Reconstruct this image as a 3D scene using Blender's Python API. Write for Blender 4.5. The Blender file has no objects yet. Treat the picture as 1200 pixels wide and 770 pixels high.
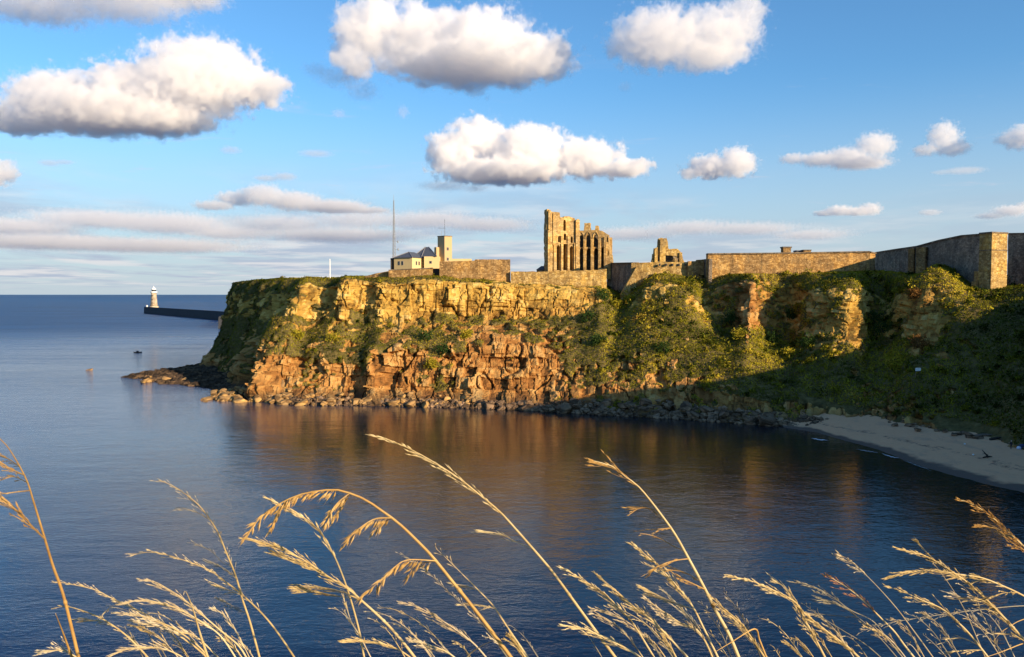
import bpy, math, random
import numpy as np
from mathutils import Vector
random.seed(7); RNG = np.random.default_rng(7)
S = bpy.context.scene
COL = S.collection
R = math.radians

# ------------------------------------------------------------------ camera
FP = 942.0; CAMZ = 24.0
TH = math.atan(40 / FP); CT, ST = math.cos(TH), math.sin(TH)
cam = bpy.data.cameras.new('camera'); cam.sensor_width = 36; cam.lens = 36 * FP / 1200
cam.clip_start = 0.05; cam.clip_end = 120000
camo = bpy.data.objects.new('camera', cam); COL.objects.link(camo)
camo.location = (0, 0, CAMZ); camo.rotation_euler = (math.pi / 2 - TH, 0, 0); S.camera = camo

def P(px, py, Y):
    u = (px - 600) / FP; v = (385 - py) / FP
    t = Y / (CT + v * ST)
    return (t * u, Y, CAMZ + t * (v * CT - ST))
def G(px, py, z=0.0):
    u = (px - 600) / FP; v = (385 - py) / FP
    t = (z - CAMZ) / (v * CT - ST)
    return (t * u, t * (CT + v * ST), z)

# ------------------------------------------------------------------ light
SUN_AZ, SUN_EL = 48.0, 15.0            # azimuth measured from straight behind the camera towards the right
tosun = Vector((math.sin(R(SUN_AZ)) * math.cos(R(SUN_EL)), -math.cos(R(SUN_AZ)) * math.cos(R(SUN_EL)), math.sin(R(SUN_EL))))
sl = bpy.data.lights.new('sun', 'SUN'); sl.energy = 5.0; sl.angle = R(0.5); sl.color = (1.0, 0.76, 0.48)
so = bpy.data.objects.new('sun', sl); COL.objects.link(so); so.location = (0, 0, 300)
so.rotation_euler = (-tosun).to_track_quat('-Z', 'Y').to_euler()
S.view_settings.view_transform = 'Standard'; S.view_settings.look = 'None'
S.view_settings.exposure = 0.9; S.view_settings.gamma = 1.0
cy = S.cycles
cy.use_denoising = True; cy.max_bounces = 24; cy.diffuse_bounces = 3; cy.glossy_bounces = 3
cy.transmission_bounces = 4; cy.volume_bounces = 22; cy.transparent_max_bounces = 6
cy.caustics_reflective = False; cy.caustics_refractive = False; cy.sample_clamp_indirect = 6

# ------------------------------------------------------------------ node helper
class NT:
    def __init__(s, nt): s.nt = nt
    def n(s, typ, ins=None, **kw):
        nd = s.nt.nodes.new(typ)
        for k, v in kw.items(): setattr(nd, k, v)
        for k, v in (ins or {}).items():
            i = nd.inputs[k]
            if isinstance(v, bpy.types.NodeSocket): s.nt.links.new(v, i)
            else: i.default_value = v
        return nd
    def math(s, op, a, b=0.0, c=0.0, clamp=False):
        return s.n('ShaderNodeMath', {0: a, 1: b, 2: c}, operation=op, use_clamp=clamp).outputs[0]
    def vm(s, op, a, b=(0, 0, 0)):
        nd = s.n('ShaderNodeVectorMath', {0: a, 1: b}, operation=op)
        return nd.outputs['Value'] if op in ('LENGTH', 'DOT_PRODUCT') else nd.outputs['Vector']
    def ss(s, v, a, b, c=0.0, d=1.0):
        return s.n('ShaderNodeMapRange', {'Value': v, 'From Min': a, 'From Max': b, 'To Min': c, 'To Max': d},
                   interpolation_type='SMOOTHSTEP').outputs[0]
    def mix(s, f, a, b):
        nd = s.n('ShaderNodeMix', data_type='RGBA')
        for i, v in ((0, f), (6, a), (7, b)):
            if isinstance(v, bpy.types.NodeSocket): s.nt.links.new(v, nd.inputs[i])
            else: nd.inputs[i].default_value = v if i == 0 or len(v) == 4 else (*v, 1)
        return nd.outputs[2]
    def noise(s, vec, scale, detail=4, rough=.55, out=0, dist=0.0):
        return s.n('ShaderNodeTexNoise', {'Vector': vec, 'Scale': scale, 'Detail': detail, 'Roughness': rough, 'Distortion': dist}).outputs[out]
    def ramp(s, f, stops):
        nd = s.n('ShaderNodeValToRGB', {0: f}); e = nd.color_ramp.elements
        while len(e) < len(stops): e.new(0.5)
        for el, (p, c) in zip(e, stops): el.position = p; el.color = (*c, 1)
        return nd.outputs[0]

def material(name):
    m = bpy.data.materials.new(name); m.use_nodes = True; m.node_tree.nodes.clear()
    t = NT(m.node_tree); out = t.n('ShaderNodeOutputMaterial')
    return m, t, out
def principled(t, out, color, rough=.9, normal=None, spec=.2, **kw):
    ins = {'Base Color': color if isinstance(color, bpy.types.NodeSocket) else (*color, 1), 'Roughness': rough, 'Specular IOR Level': spec}
    if normal is not None: ins['Normal'] = normal
    ins.update(kw)
    b = t.n('ShaderNodeBsdfPrincipled', ins)
    t.nt.links.new(b.outputs[0], out.inputs['Surface']); return b

def stone_mat(name, cols, cell=1.6, bump=.5, stain=(.10, .08, .05)):
    m, t, out = material(name)
    v = t.n('ShaderNodeTexCoord').outputs['Object']
    vo = t.n('ShaderNodeTexVoronoi', {'Vector': t.vm('MULTIPLY', v, (1, 1, 1.7)), 'Scale': cell, 'Randomness': .8})
    cr = t.n('ShaderNodeSeparateColor', {0: vo.outputs['Color']}).outputs[0]
    big = t.noise(v, .35, 5, .6)
    f = t.math('ADD', t.math('MULTIPLY', cr, .55), t.math('MULTIPLY', big, .5))
    c = t.ramp(f, [(.2, cols[0]), (.5, cols[1]), (.8, cols[2])])
    joint = t.n('ShaderNodeTexVoronoi', {'Vector': t.vm('MULTIPLY', v, (1, 1, 1.7)), 'Scale': cell, 'Randomness': .8}, feature='DISTANCE_TO_EDGE').outputs[0]
    jm = t.ss(joint, 0, .09)
    c = t.mix(t.math('MULTIPLY', t.math('SUBTRACT', 1, jm), .6), c, tuple(x * .35 for x in cols[0]))
    st = t.ss(t.noise(t.vm('MULTIPLY', v, (1.2, 1.2, .35)), .8, 5, .65), .52, .72)
    c = t.mix(t.math('MULTIPLY', st, .6), c, stain)
    pt = t.math('MULTIPLY', t.noise(v, .13, 4, .6), t.noise(t.vm('MULTIPLY', v, (1, 1, .5)), .5, 3, .6))
    c = t.mix(t.ss(pt, .2, .34), t.n('ShaderNodeHueSaturation', {'Color': c, 'Value': .8, 'Saturation': .95}).outputs[0], t.n('ShaderNodeHueSaturation', {'Color': c, 'Value': 1.22, 'Saturation': 1.05}).outputs[0])
    h = t.math('ADD', t.math('MULTIPLY', jm, .5), t.math('ADD', cr, t.noise(v, 3, 4)))
    bp = t.n('ShaderNodeBump', {'Height': h, 'Strength': bump, 'Distance': .18})
    principled(t, out, c, .95, bp.outputs[0], .1)
    return m
def plain_mat(name, col, rough=.7, var=.25, scale=2.0, metallic=0.0):
    m, t, out = material(name)
    v = t.n('ShaderNodeTexCoord').outputs['Object']
    c = t.mix(t.noise(v, scale, 4), tuple(x * (1 - var) for x in col), tuple(min(1, x * (1 + var)) for x in col))
    principled(t, out, c, rough, None, .3, Metallic=metallic); return m

M = {}
M['gold_stone'] = stone_mat('gold_stone', [(.26, .155, .05), (.43, .28, .09), (.52, .37, .15)], 1.5)
M['red_stone'] = stone_mat('red_stone', [(.20, .11, .042), (.34, .20, .072), (.45, .29, .12)], 1.7)
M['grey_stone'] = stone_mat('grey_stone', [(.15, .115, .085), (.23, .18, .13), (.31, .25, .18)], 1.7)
M['priory_stone'] = stone_mat('priory_stone', [(.32, .195, .07), (.45, .295, .115), (.54, .38, .17)], 1.0, .35, (.19, .115, .05))
M['coping'] = stone_mat('coping', [(.12, .09, .06), (.18, .14, .1), (.24, .19, .13)], .9)
M['render_wall'] = plain_mat('cream_render', (.58, .44, .22), .9, .08)
M['brown_render'] = plain_mat('brown_render', (.45, .32, .17), .9, .08)
M['slate'] = plain_mat('slate_roof', (.075, .085, .11), .6, .3)
M['ridge'] = plain_mat('ridge_tile', (.22, .22, .24), .7, .2)
M['dark_glass'] = plain_mat('dark_glass', (.03, .03, .035), .2, .2)
M['dark_wood'] = plain_mat('dark_timber', (.035, .03, .028), .8, .4)
M['steel'] = plain_mat('grey_steel', (.2, .21, .23), .5, .2, 2, .3)
M['white'] = plain_mat('white_paint', (.82, .82, .8), .5, .05)
M['concrete'] = plain_mat('dark_concrete', (.035, .038, .045), .9, .4, .2)
M['granite'] = stone_mat('granite', [(.34, .27, .19), (.44, .36, .26), (.5, .42, .32)], .5, .2, (.3, .22, .15))
M['drift'] = plain_mat('driftwood', (.16, .12, .09), .9, .5, 3)
M['drift_dark'] = plain_mat('dark_driftwood', (.03, .025, .02), .9, .5, 3)
M['tent_blue'] = plain_mat('dark_blue_cloth', (.03, .05, .12), .8, .3)
M['tent_white'] = plain_mat('pale_cloth', (.62, .66, .78), .8, .08)
M['skin'] = plain_mat('skin', (.45, .28, .2), .6, .1)
M['cloth_dark'] = plain_mat('dark_clothing', (.03, .03, .04), .9, .3)
M['hat'] = plain_mat('pale_hat', (.7, .66, .6), .9, .1)

# ------------------------------------------------------------------ object helpers
def make_mesh(name, V, F, mat=None, smooth=False):
    me = bpy.data.meshes.new(name)
    V = np.asarray(V, dtype=np.float32)
    if isinstance(F, np.ndarray):
        nf, k = F.shape
        me.vertices.add(len(V)); me.vertices.foreach_set('co', V.ravel())
        me.loops.add(nf * k); me.loops.foreach_set('vertex_index', F.astype(np.int32).ravel())
        me.polygons.add(nf); me.polygons.foreach_set('loop_start', np.arange(0, nf * k, k, dtype=np.int32))
        me.polygons.foreach_set('loop_total', np.full(nf, k, dtype=np.int32)); me.update(calc_edges=True)
    else:
        me.from_pydata([tuple(map(float, v)) for v in V], [], [tuple(f) for f in F]); me.update()
    if mat: me.materials.append(mat)
    me.polygons.foreach_set('use_smooth', np.full(len(me.polygons), smooth)); me.update()
    return me
ORG = {}
def tag(o, label, cat, group=None, kind=None):
    if label: o['label'] = label
    if cat: o['category'] = cat
    if group: o['group'] = group
    if kind: o['kind'] = kind
    return o
def thing(name, loc, label, cat, group=None):
    o = bpy.data.objects.new(name, None); COL.objects.link(o); o.location = loc; o.empty_display_size = .3
    ORG[o.name] = Vector(loc); return tag(o, label, cat, group)
def obj(name, VF, mat, parent=None, smooth=False, label=None):
    V, F = VF; V = np.array(V, dtype=float)
    if parent is not None: org = ORG[parent.name]
    else: org = Vector(((V[:, 0].min() + V[:, 0].max()) / 2, (V[:, 1].min() + V[:, 1].max()) / 2, V[:, 2].min()))
    me = make_mesh(name, V - np.array(org), F, mat, smooth)
    o = bpy.data.objects.new(name, me); COL.objects.link(o)
    if parent is not None: o.parent = parent
    else: o.location = org
    ORG[o.name] = org
    if label: o['label'] = label
    return o
class MB:
    """collects shapes into one mesh"""
    def __init__(s): s.V = []; s.F = []
    def add(s, V, F):
        b = len(s.V); s.V += [tuple(v) for v in V]; s.F += [tuple(i + b for i in f) for f in F]; return s
    def prism(s, base, z0, z1, top=None):
        """base: ccw list of (x,y); z0,z1 scalars or lists"""
        n = len(base); top = top or base
        z0 = z0 if hasattr(z0, '__len__') else [z0] * n; z1 = z1 if hasattr(z1, '__len__') else [z1] * n
        V = [(x, y, z) for (x, y), z in zip(base, z0)] + [(x, y, z) for (x, y), z in zip(top, z1)]
        F = [tuple(range(n - 1, -1, -1)), tuple(range(n, 2 * n))] + [(i, (i + 1) % n, n + (i + 1) % n, n + i) for i in range(n)]
        return s.add(V, F)
    def box(s, c, size, rz=0.0):
        cx, cy_, cz = c; a, b, h = size[0] / 2, size[1] / 2, size[2]
        co, si = math.cos(rz), math.sin(rz)
        return s.prism([(cx + x * co - y * si, cy_ + x * si + y * co) for x, y in ((-a, -b), (a, -b), (a, b), (-a, b))], cz, cz + h)
    def tube(s, pts, rad, k=6):
        pts = [Vector(p) for p in pts]; n = len(pts)
        rad = rad if hasattr(rad, '__len__') else [rad] * n
        V = []; up = None
        for i, p in enumerate(pts):
            d = (pts[min(i + 1, n - 1)] - pts[max(i - 1, 0)])
            d = d.normalized() if d.length > 1e-9 else Vector((0, 0, 1))
            if up is None or abs(up.dot(d)) > .95: up = Vector((0, 1, 0)) if abs(d.y) < .9 else Vector((1, 0, 0))
            a = d.cross(up).normalized(); b = a.cross(d).normalized(); up = b
            V += [p + (a * math.cos(2 * math.pi * j / k) + b * math.sin(2 * math.pi * j / k)) * rad[i] for j in range(k)]
        F = [(i * k + j, i * k + (j + 1) % k, (i + 1) * k + (j + 1) % k, (i + 1) * k + j) for i in range(n - 1) for j in range(k)]
        F += [tuple(range(k - 1, -1, -1)), tuple(range((n - 1) * k, n * k))]
        return s.add(V, F)
    def lathe(s, c, prof, k=20):
        V = [(c[0] + r * math.cos(2 * math.pi * j / k), c[1] + r * math.sin(2 * math.pi * j / k), c[2] + z) for r, z in prof for j in range(k)]
        n = len(prof)
        F = [(i * k + j, i * k + (j + 1) % k, (i + 1) * k + (j + 1) % k, (i + 1) * k + j) for i in range(n - 1) for j in range(k)]
        F += [tuple(range(k - 1, -1, -1)), tuple(range((n - 1) * k, n * k))]
        return s.add(V, F)
    def spike(s, a, b, w, k=4, belly=.4):
        """a long thin seed from a to b"""
        a, b = Vector(a), Vector(b); d = b - a
        q = Vector((0, 1, 0)).cross(d)
        q = q.normalized() if q.length > 1e-9 else Vector((1, 0, 0)); r = d.cross(q).normalized(); m = a + d * belly
        V = [a] + [m + (q * math.cos(2 * math.pi * j / k) + r * math.sin(2 * math.pi * j / k)) * w for j in range(k)] + [b]
        F = [(0, 1 + (j + 1) % k, 1 + j) for j in range(k)] + [(k + 1, 1 + j, 1 + (j + 1) % k) for j in range(k)]
        return s.add(V, F)
    def get(s): return np.array(s.V), s.F

# ------------------------------------------------------------------ numpy noise
def h3(ix, iy, iz, seed=0):
    h = (ix.astype(np.int64) * 374761393 + iy.astype(np.int64) * 668265263 + iz.astype(np.int64) * 2147483647 + seed * 144269504) & 0xffffffff
    h = ((h ^ (h >> 13)) * 1274126177) & 0xffffffff
    h = ((h ^ (h >> 16)) * 2246822519) & 0xffffffff
    h = h ^ (h >> 15)
    return (h & 0xffffff) / float(0xffffff)
def vnoise(p, seed=0):
    f = np.floor(p); i = f.astype(np.int64); t = p - f; t = t * t * t * (t * (t * 6 - 15) + 10)
    r = 0
    for dx in (0, 1):
        wx = t[:, 0] if dx else 1 - t[:, 0]
        for dy in (0, 1):
            wy = t[:, 1] if dy else 1 - t[:, 1]
            for dz in (0, 1):
                wz = t[:, 2] if dz else 1 - t[:, 2]
                r = r + wx * wy * wz * h3(i[:, 0] + dx, i[:, 1] + dy, i[:, 2] + dz, seed)
    return r * 2 - 1
def fbm(p, oct=4, seed=0, gain=.5):
    r = 0; a = 1; tot = 0
    for o in range(oct): r = r + a * vnoise(p * 2.03 ** o + 17.3 * o, seed + o); tot += a; a *= gain
    return r / tot
def voronoi(p, seed=0):
    f = np.floor(p).astype(np.int64); n = len(p)
    d1 = np.full(n, 9.); d2 = np.full(n, 9.); cid = np.zeros(n)
    for dx in (-1, 0, 1):
        for dy in (-1, 0, 1):
            for dz in (-1, 0, 1):
                c = f + np.array([dx, dy, dz])
                q = np.stack([c[:, k] + .1 + .8 * h3(c[:, 0], c[:, 1], c[:, 2], seed + 11 * k) for k in range(3)], 1)
                d = np.sqrt(((p - q) ** 2).sum(1)); hid = h3(c[:, 0], c[:, 1], c[:, 2], seed + 77)
                nw = d < d1
                d2 = np.where(nw, d1, np.minimum(d2, d)); cid = np.where(nw, hid, cid); d1 = np.where(nw, d, d1)
    return d1, d2, cid
def sst(x, a, b):
    t = np.clip((x - a) / (b - a), 0, 1); return t * t * (3 - 2 * t)

# ------------------------------------------------------------------ the coast: one sheet from the headland round the bay to the photographer's cliff
def W(x, y, z): return (x, y, z)
# per column: seven points r1..r7, seven vegetation values, seven redness values
C_ = []
def column(pts, veg, red=(.95, 1, .9, .3, .15, .2, .2)): C_.append((pts, veg, red))
column([W(-78, 330, 0), W(-76, 330, 4), W(-73, 330, 12), W(-71, 330, 18), W(-69, 330, 26), W(-66, 330, 29), W(-40, 345, 29)], (0, 0, .5, .5, .3, 1, 1))
column([G(234, 431), P(240, 424, 268), P(249, 405, 272), P(262, 380, 275), P(266, 345, 276), P(275, 331, 280), W(-50, 335, 28.5)], (0, .4, .9, .8, .45, 1, 1))
column([G(258, 447), P(266, 440, 226), P(283, 410, 236), P(291, 378, 246), P(292, 347, 250), P(300, 328, 258), W(-42, 330, 28.6)], (0, .5, .9, .8, .42, 1, 1))  # vegetation raised to darken the shaded end face
column([G(290, 467), P(297, 452, 187), P(308, 415, 194), P(322, 375, 206), P(337, 347, 215), P(341, 326, 224), W(-36, 330, 28.7)], (0, 0, .55, .8, .3, 1, 1), (.7, .8, .7, .4, .2, .2, .2))
column([G(316, 471), P(322, 452, 182), P(330, 412, 188), P(343, 375, 198), P(352, 340, 206), P(356, 325.5, 218), W(-30, 325, 28.8)], (0, 0, .5, .8, .2, 1, 1), (.7, .8, .7, .4, .2, .2, .2))
column([G(345, 474), P(348, 455, 182), P(354, 412, 190), P(362, 378, 203), P(368, 338, 211), P(372, 325.5, 219), W(-28, 325, 28.8)], (0, .3, .7, .9, .3, 1, 1), (.8, .8, .7, .4, .2, .2, .2))
column([G(400, 475), P(400, 458, 180), P(400, 412, 186), P(402, 380, 197), P(404, 331, 203), P(404, 324.5, 212), W(-22, 325, 29)], (0, .3, .7, .75, .25, .9, 1), (.9, .9, .7, .4, .2, .2, .2))
column([G(428, 475), P(428, 458, 181), P(428, 410, 187), P(428, 378, 200), P(428, 331, 206), P(428, 323.5, 213), W(-18, 325, 29)], (0, .32, .7, .85, .35, .9, 1), (.9, .9, .7, .4, .2, .2, .2))
column([G(455, 475.5), P(455, 458, 179), P(455, 406, 185), P(452, 380, 196), P(450, 332, 201), P(450, 325, 207), W(-15, 320, 29)], (0, .15, .5, .6, .12, .75, 1), (.9, 1, .8, .4, .0, .2, .2))
column([G(510, 477), P(510, 458, 178), P(510, 403, 185), P(510, 372, 197), P(510, 330, 201), P(512, 324.5, 206), W(-10, 315, 29)], (0, .38, .7, .8, 0, .75, 1), (.9, 1, .9, .4, .0, .2, .2))
column([G(560, 478.5), P(560, 458, 176), P(560, 400, 184), P(560, 374, 197), P(562, 333, 201), P(562, 328, 206), W(0, 315, 29)], (0, 0, .3, .75, 0, .7, 1), (.9, 1, 1, .5, .0, .2, .2))
column([G(620, 481), P(622, 462, 173), P(622, 402, 183), P(622, 374, 197), P(624, 337, 201), P(626, 333, 206), W(15, 315, 29)], (0, 0, .3, .7, 0, .3, 1), (.9, 1, 1, .5, .1, .2, .2))
column([G(670, 484), P(668, 452, 172), P(674, 415, 179), P(678, 374, 193), P(682, 342, 200), P(684, 335, 205), W(30, 315, 29)], (.1, .35, .85, .7, .05, .3, 1), (.8, .9, .9, .5, .3, .3, .2))
column([G(700, 486), P(700, 447, 170), P(702, 412, 178), P(702, 362, 193), P(702, 342, 200), P(704, 336, 206), W(36, 315, 29)], (.3, .62, 1, 1, .5, .5, 1))
column([G(722, 487), P(718, 445, 170), P(722, 410, 179), P(724, 370, 194), P(727, 355, 205), P(728, 346, 216), W(45, 315, 28)], (.3, .62, 1, 1, .95, .9, 1))
column([G(760, 489), P(758, 442, 168), P(758, 405, 176), P(760, 368, 187), P(764, 338, 195), P(770, 322, 203), W(60, 315, 29)], (.3, .62, 1, .75, .45, 1, 1), (.5, .7, .6, .2, .1, .2, .2))
column([G(800, 491), P(798, 445, 165), P(800, 410, 173), P(802, 372, 183), P(804, 338, 191), P(806, 325, 203), W(72, 315, 29)], (.3, .62, 1, 1, .8, 1, 1))
column([G(822, 493), P(820, 452, 163), P(822, 415, 171), P(824, 385, 183), P(822, 342, 198), P(822, 328, 204), W(80, 315, 29)], (.4, .9, 1, .9, .45, .9, 1))  # extra vegetation darkens the shaded hollows and foot, standing in for shade
column([G(845, 494.5), P(845, 457, 160), P(846, 420, 168), P(848, 388, 184), P(848, 335, 194), P(848, 322, 200), W(86, 315, 29)], (.4, .9, 1, .8, .42, .7, 1), (.5, .7, .6, .7, .7, .3, .2))
column([G(870, 496.5), P(872, 460, 157), P(874, 425, 164), P(877, 392, 174), P(882, 333, 184), P(882, 321, 193), W(94, 315, 29)], (.4, .9, 1, .6, .1, .8, 1), (.5, .7, .8, 1, 1, .5, .2))
column([G(896, 498), P(898, 465, 156), P(900, 430, 164), P(900, 396, 183), P(898, 330, 197), P(898, 320.5, 200), W(102, 315, 29)], (.4, .9, 1, .8, .42, .7, 1), (.5, .7, .6, .6, .5, .2, .2))
column([G(926, 500), P(926, 468, 155), P(926, 434, 164), P(928, 396, 185), P(930, 333, 197), P(930, 320, 199), W(112, 315, 29)], (.4, .9, 1, .8, .45, .8, 1))
column([G(948, 502), P(948, 470, 153), P(952, 436, 161), P(952, 388, 175), P(952, 345, 182), P(952, 320, 194), W(120, 315, 29)], (.4, .9, 1, .3, .5, 1, 1), (.5, .6, .6, .5, .4, .2, .2))
column([G(985, 506, -.4), P(988, 482, 147), P(990, 440, 157), P(996, 384, 169), P(998, 348, 173), P(998, 318, 189), W(130, 315, 29)], (.4, .9, 1, .15, .3, 1, 1), (.5, .6, .5, .3, .2, .2, .2))
column([G(1015, 510, -.4), P(1014, 487, 145), P(1014, 442, 158), P(1014, 388, 179), P(1014, 346, 186), P(1014, 318, 195), W(136, 310, 29)], (0, .6, 1, .6, .5, .9, 1))
column([G(1040, 514, -.4), P(1036, 492, 140), P(1040, 440, 154), P(1040, 400, 168), P(1040, 352, 186), P(1040, 318, 193), W(145, 300, 29)], (0, .6, 1, .95, .5, .9, 1))
column([G(1064, 520, -.4), P(1060, 495, 137), P(1064, 440, 147), P(1068, 396, 160), P(1073, 352, 166), P(1076, 322, 173), W(158, 280, 29)], (0, .4, .8, .4, .2, 1, 1), (.5, .5, .6, .5, .4, .2, .2))
column([G(1100, 546, -.4), P(1090, 497, 133), P(1093, 440, 144), P(1098, 394, 157), P(1104, 342, 164), P(1097, 309, 174), W(165, 260, 29)], (0, .6, .9, .2, .3, 1, 1), (.5, .7, .7, .5, .3, .2, .2))
column([G(1130, 556, -.4), P(1130, 502, 129), P(1130, 442, 141), P(1130, 392, 151), P(1130, 360, 157), P(1134, 338, 167), W(170, 240, 29)], (0, .9, 1, .9, .9, 1, 1))
column([G(1165, 567, -.4), P(1165, 509, 123.5), P(1165, 445, 136), P(1165, 398, 147), P(1170, 362, 155), P(1178, 338, 165), W(175, 220, 29)], (0, 1, 1, 1, 1, 1, 1))
column([G(1200, 580, -.4), P(1200, 518, 117), P(1205, 445, 130), P(1212, 395, 142), P(1222, 353, 152), P(1232, 332, 160), W(180, 200, 28)], (0, 1, 1, 1, 1, 1, 1))
VIS_FROM, VIS_TO = 1, len(C_) - 1
column([W(63, 86, -.4), W(76, 104, 2.4), W(83, 114, 9), W(89, 121, 13.5), W(95, 128, 20), W(104, 134, 25), W(170, 150, 26)], (0, 1, 1, 1, 1, 1, 1))
column([W(64, 76, -.4), W(78, 90, 2.6), W(85, 96, 11), W(90, 100, 18), W(95, 104, 24.5), W(101, 107, 28.5), W(170, 125, 30)], (0, 1, 1, 1, 1, 1, 1))
column([W(66, 65, -.4), W(80, 72, 2.6), W(87, 77, 12), W(92, 80, 20), W(97, 83, 29), W(102, 86, 35), W(170, 95, 36)], (0, 1, 1, 1, 1, 1, 1))  # out-of-view ridge, raised so its shadow covers the lower shore
column([W(66, 52, -.4), W(82, 58, 2.6), W(88, 60, 12), W(93, 61, 21), W(98, 62, 30), W(104, 64, 38), W(170, 70, 38)], (0, 1, 1, 1, 1, 1, 1))
column([W(58, 28, -.4), W(70, 26, 3), W(80, 22, 11), W(88, 18, 19), W(95, 12, 25), W(102, 6, 28), W(150, -20, 29)], (0, 1, 1, 1, 1, 1, 1))
column([W(40, 22, 0), W(44, 17, 3), W(48, 11, 11), W(50, 5, 17), W(52, 0, 21), W(54, -5, 23.5), W(80, -60, 25)], (0, 1, 1, 1, 1, 1, 1))
column([W(15, 20, 0), W(15, 15, 4), W(15, 10, 12), W(15, 6, 18), W(15, 3, 21.3), W(15, .9, 23), W(15, -60, 24)], (0, 1, 1, 1, 1, 1, 1))
column([W(0, 20, 0), W(0, 15, 4), W(0, 10, 12), W(0, 6, 18), W(0, 2.4, 21.3), W(0, .95, 22.9), W(0, -60, 24)], (0, 1, 1, 1, 1, 1, 1))
column([W(-50, 22, 0), W(-50, 16, 4), W(-50, 10, 12), W(-50, 6, 18), W(-50, 2.4, 21.3), W(-50, .9, 23), W(-50, -60, 24)], (0, 1, 1, 1, 1, 1, 1))

for ci in range(3, 12):
    pv = C_[ci]; v_ = list(pv[1]); v_[2] *= .86; v_[3] *= .84; C_[ci] = (pv[0], tuple(v_), pv[2])
A = np.array([[(*p, v, r) for p, v, r in zip(*c)] for c in C_], dtype=float)     # ncol,7,5
NC = len(A)
toe = A[:, :1].copy(); d = A[:, 0, :2] - A[:, 1, :2]; d /= np.linalg.norm(d, axis=1, keepdims=True) + 1e-9
toe[:, 0, :2] += d * 4; toe[:, 0, 2] = -2.0; A = np.concatenate([toe, A], 1)       # 8 rows r0..r7
cols = []; 
def crom(a, b, c, d_, t):
    return .5 * (2 * b + (c - a) * t + (2 * a - 5 * b + 4 * c - d_) * t * t + (3 * b - a - 3 * c + d_) * t ** 3)
SEGI = []
for i in range(NC - 1):
    vis = VIS_FROM - 1 <= i < VIS_TO
    L = np.linalg.norm(A[i + 1, 1:7, :3] - A[i, 1:7, :3], axis=1).mean() if vis else 60
    n = max(4, int(L / (.24 if i < VIS_TO - 3 else .35))) if vis and i > 0 else 24
    if i == NC - 3 or i == NC - 4: n = 40
    a, b, c, d_ = A[max(i - 1, 0)], A[i], A[i + 1], A[min(i + 2, NC - 1)]
    for k in range(n):
        t = k / n
        q = crom(a, b, c, d_, t) * .6 + (b + (c - b) * t) * .4
        cols.append(q); SEGI.append(i + t)
cols.append(A[-1]); SEGI.append(NC - 1)
K = np.array(cols); SEGI = np.array(SEGI)                                           # ns,8,5
rowsN = [5, 36, 60, 52, 68, 26, 24]
rows = []; RT = []
for j, n in enumerate(rowsN):
    for k in range(n):
        t = k / n; q = K[:, j] + (K[:, j + 1] - K[:, j]) * t
        v0, v1 = K[:, j, 3], K[:, j + 1, 3]
        if j == 1: w = sst(np.array(t), .75, 1)
        elif j == 2: w = sst(np.array(t), .55, .95)
        elif j == 3: w = np.array(t)
        elif j == 4: w = sst(np.array(t), .02, .25)
        elif j == 5: w = sst(np.array(t), .0, .5)
        else: w = np.array(t)
        q = q.copy(); q[:, 3] = v0 + (v1 - v0) * w
        rows.append(q); RT.append(j + t)
rows.append(K[:, 7]); RT.append(7.0)
SH = np.array(rows)                         # nt,ns,5
RT = np.array(RT); nt_, ns_ = SH.shape[:2]
# soften the creases of the profile
B = SH[..., :3].copy()
for _ in range(5):
    B[1:-1] = B[1:-1] * .5 + (B[:-2] + B[2:]) * .25
    B[:, 1:-1] = B[:, 1:-1] * .5 + (B[:, :-2] + B[:, 2:]) * .25
du = np.gradient(B, axis=1); dv = np.gradient(B, axis=0)
N = np.cross(du, dv); N /= np.linalg.norm(N, axis=2, keepdims=True) + 1e-9
p = B.reshape(-1, 3); nrm = N.reshape(-1, 3)
if nrm[len(nrm) // 3, 2] < 0: nrm = -nrm
rt = np.repeat(RT, ns_); sg = np.tile(SEGI, nt_)
veg = np.clip(SH[..., 3].reshape(-1), 0, 1); red = np.clip(SH[..., 4].reshape(-1), 0, 1)
fine = (sg > 0) & (sg < VIS_TO + .3)
patch = .6 * fbm(p / np.array([4.2, 4.2, 2.6]), 4, 3) + .65 * fbm(p / np.array([2.0, 2.0, 7]), 3, 4) + .45 * fbm(p / 1.1, 2, 9)
vm = sst(veg + patch * .75, .42, .62)
vm = np.where(rt > 6.5, 1, vm); vm = np.where(p[:, 2] < .8, 0, vm)
rock = 1 - vm
hn = nrm.copy(); hn[:, 2] *= .35; hn /= np.linalg.norm(hn, axis=1, keepdims=True)
wp = p + 1.2 * np.stack([fbm(p / 3, 3, 31), fbm(p / 3, 3, 41), .5 * fbm(p / 3, 3, 51)], 1)
arc = np.r_[0, np.cumsum(np.linalg.norm(np.diff(B[nt_ // 2], axis=0), axis=1))]; arc = np.tile(arc, nt_)
big = fbm(p / np.array([9, 9, 16]), 3, 61)
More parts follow.
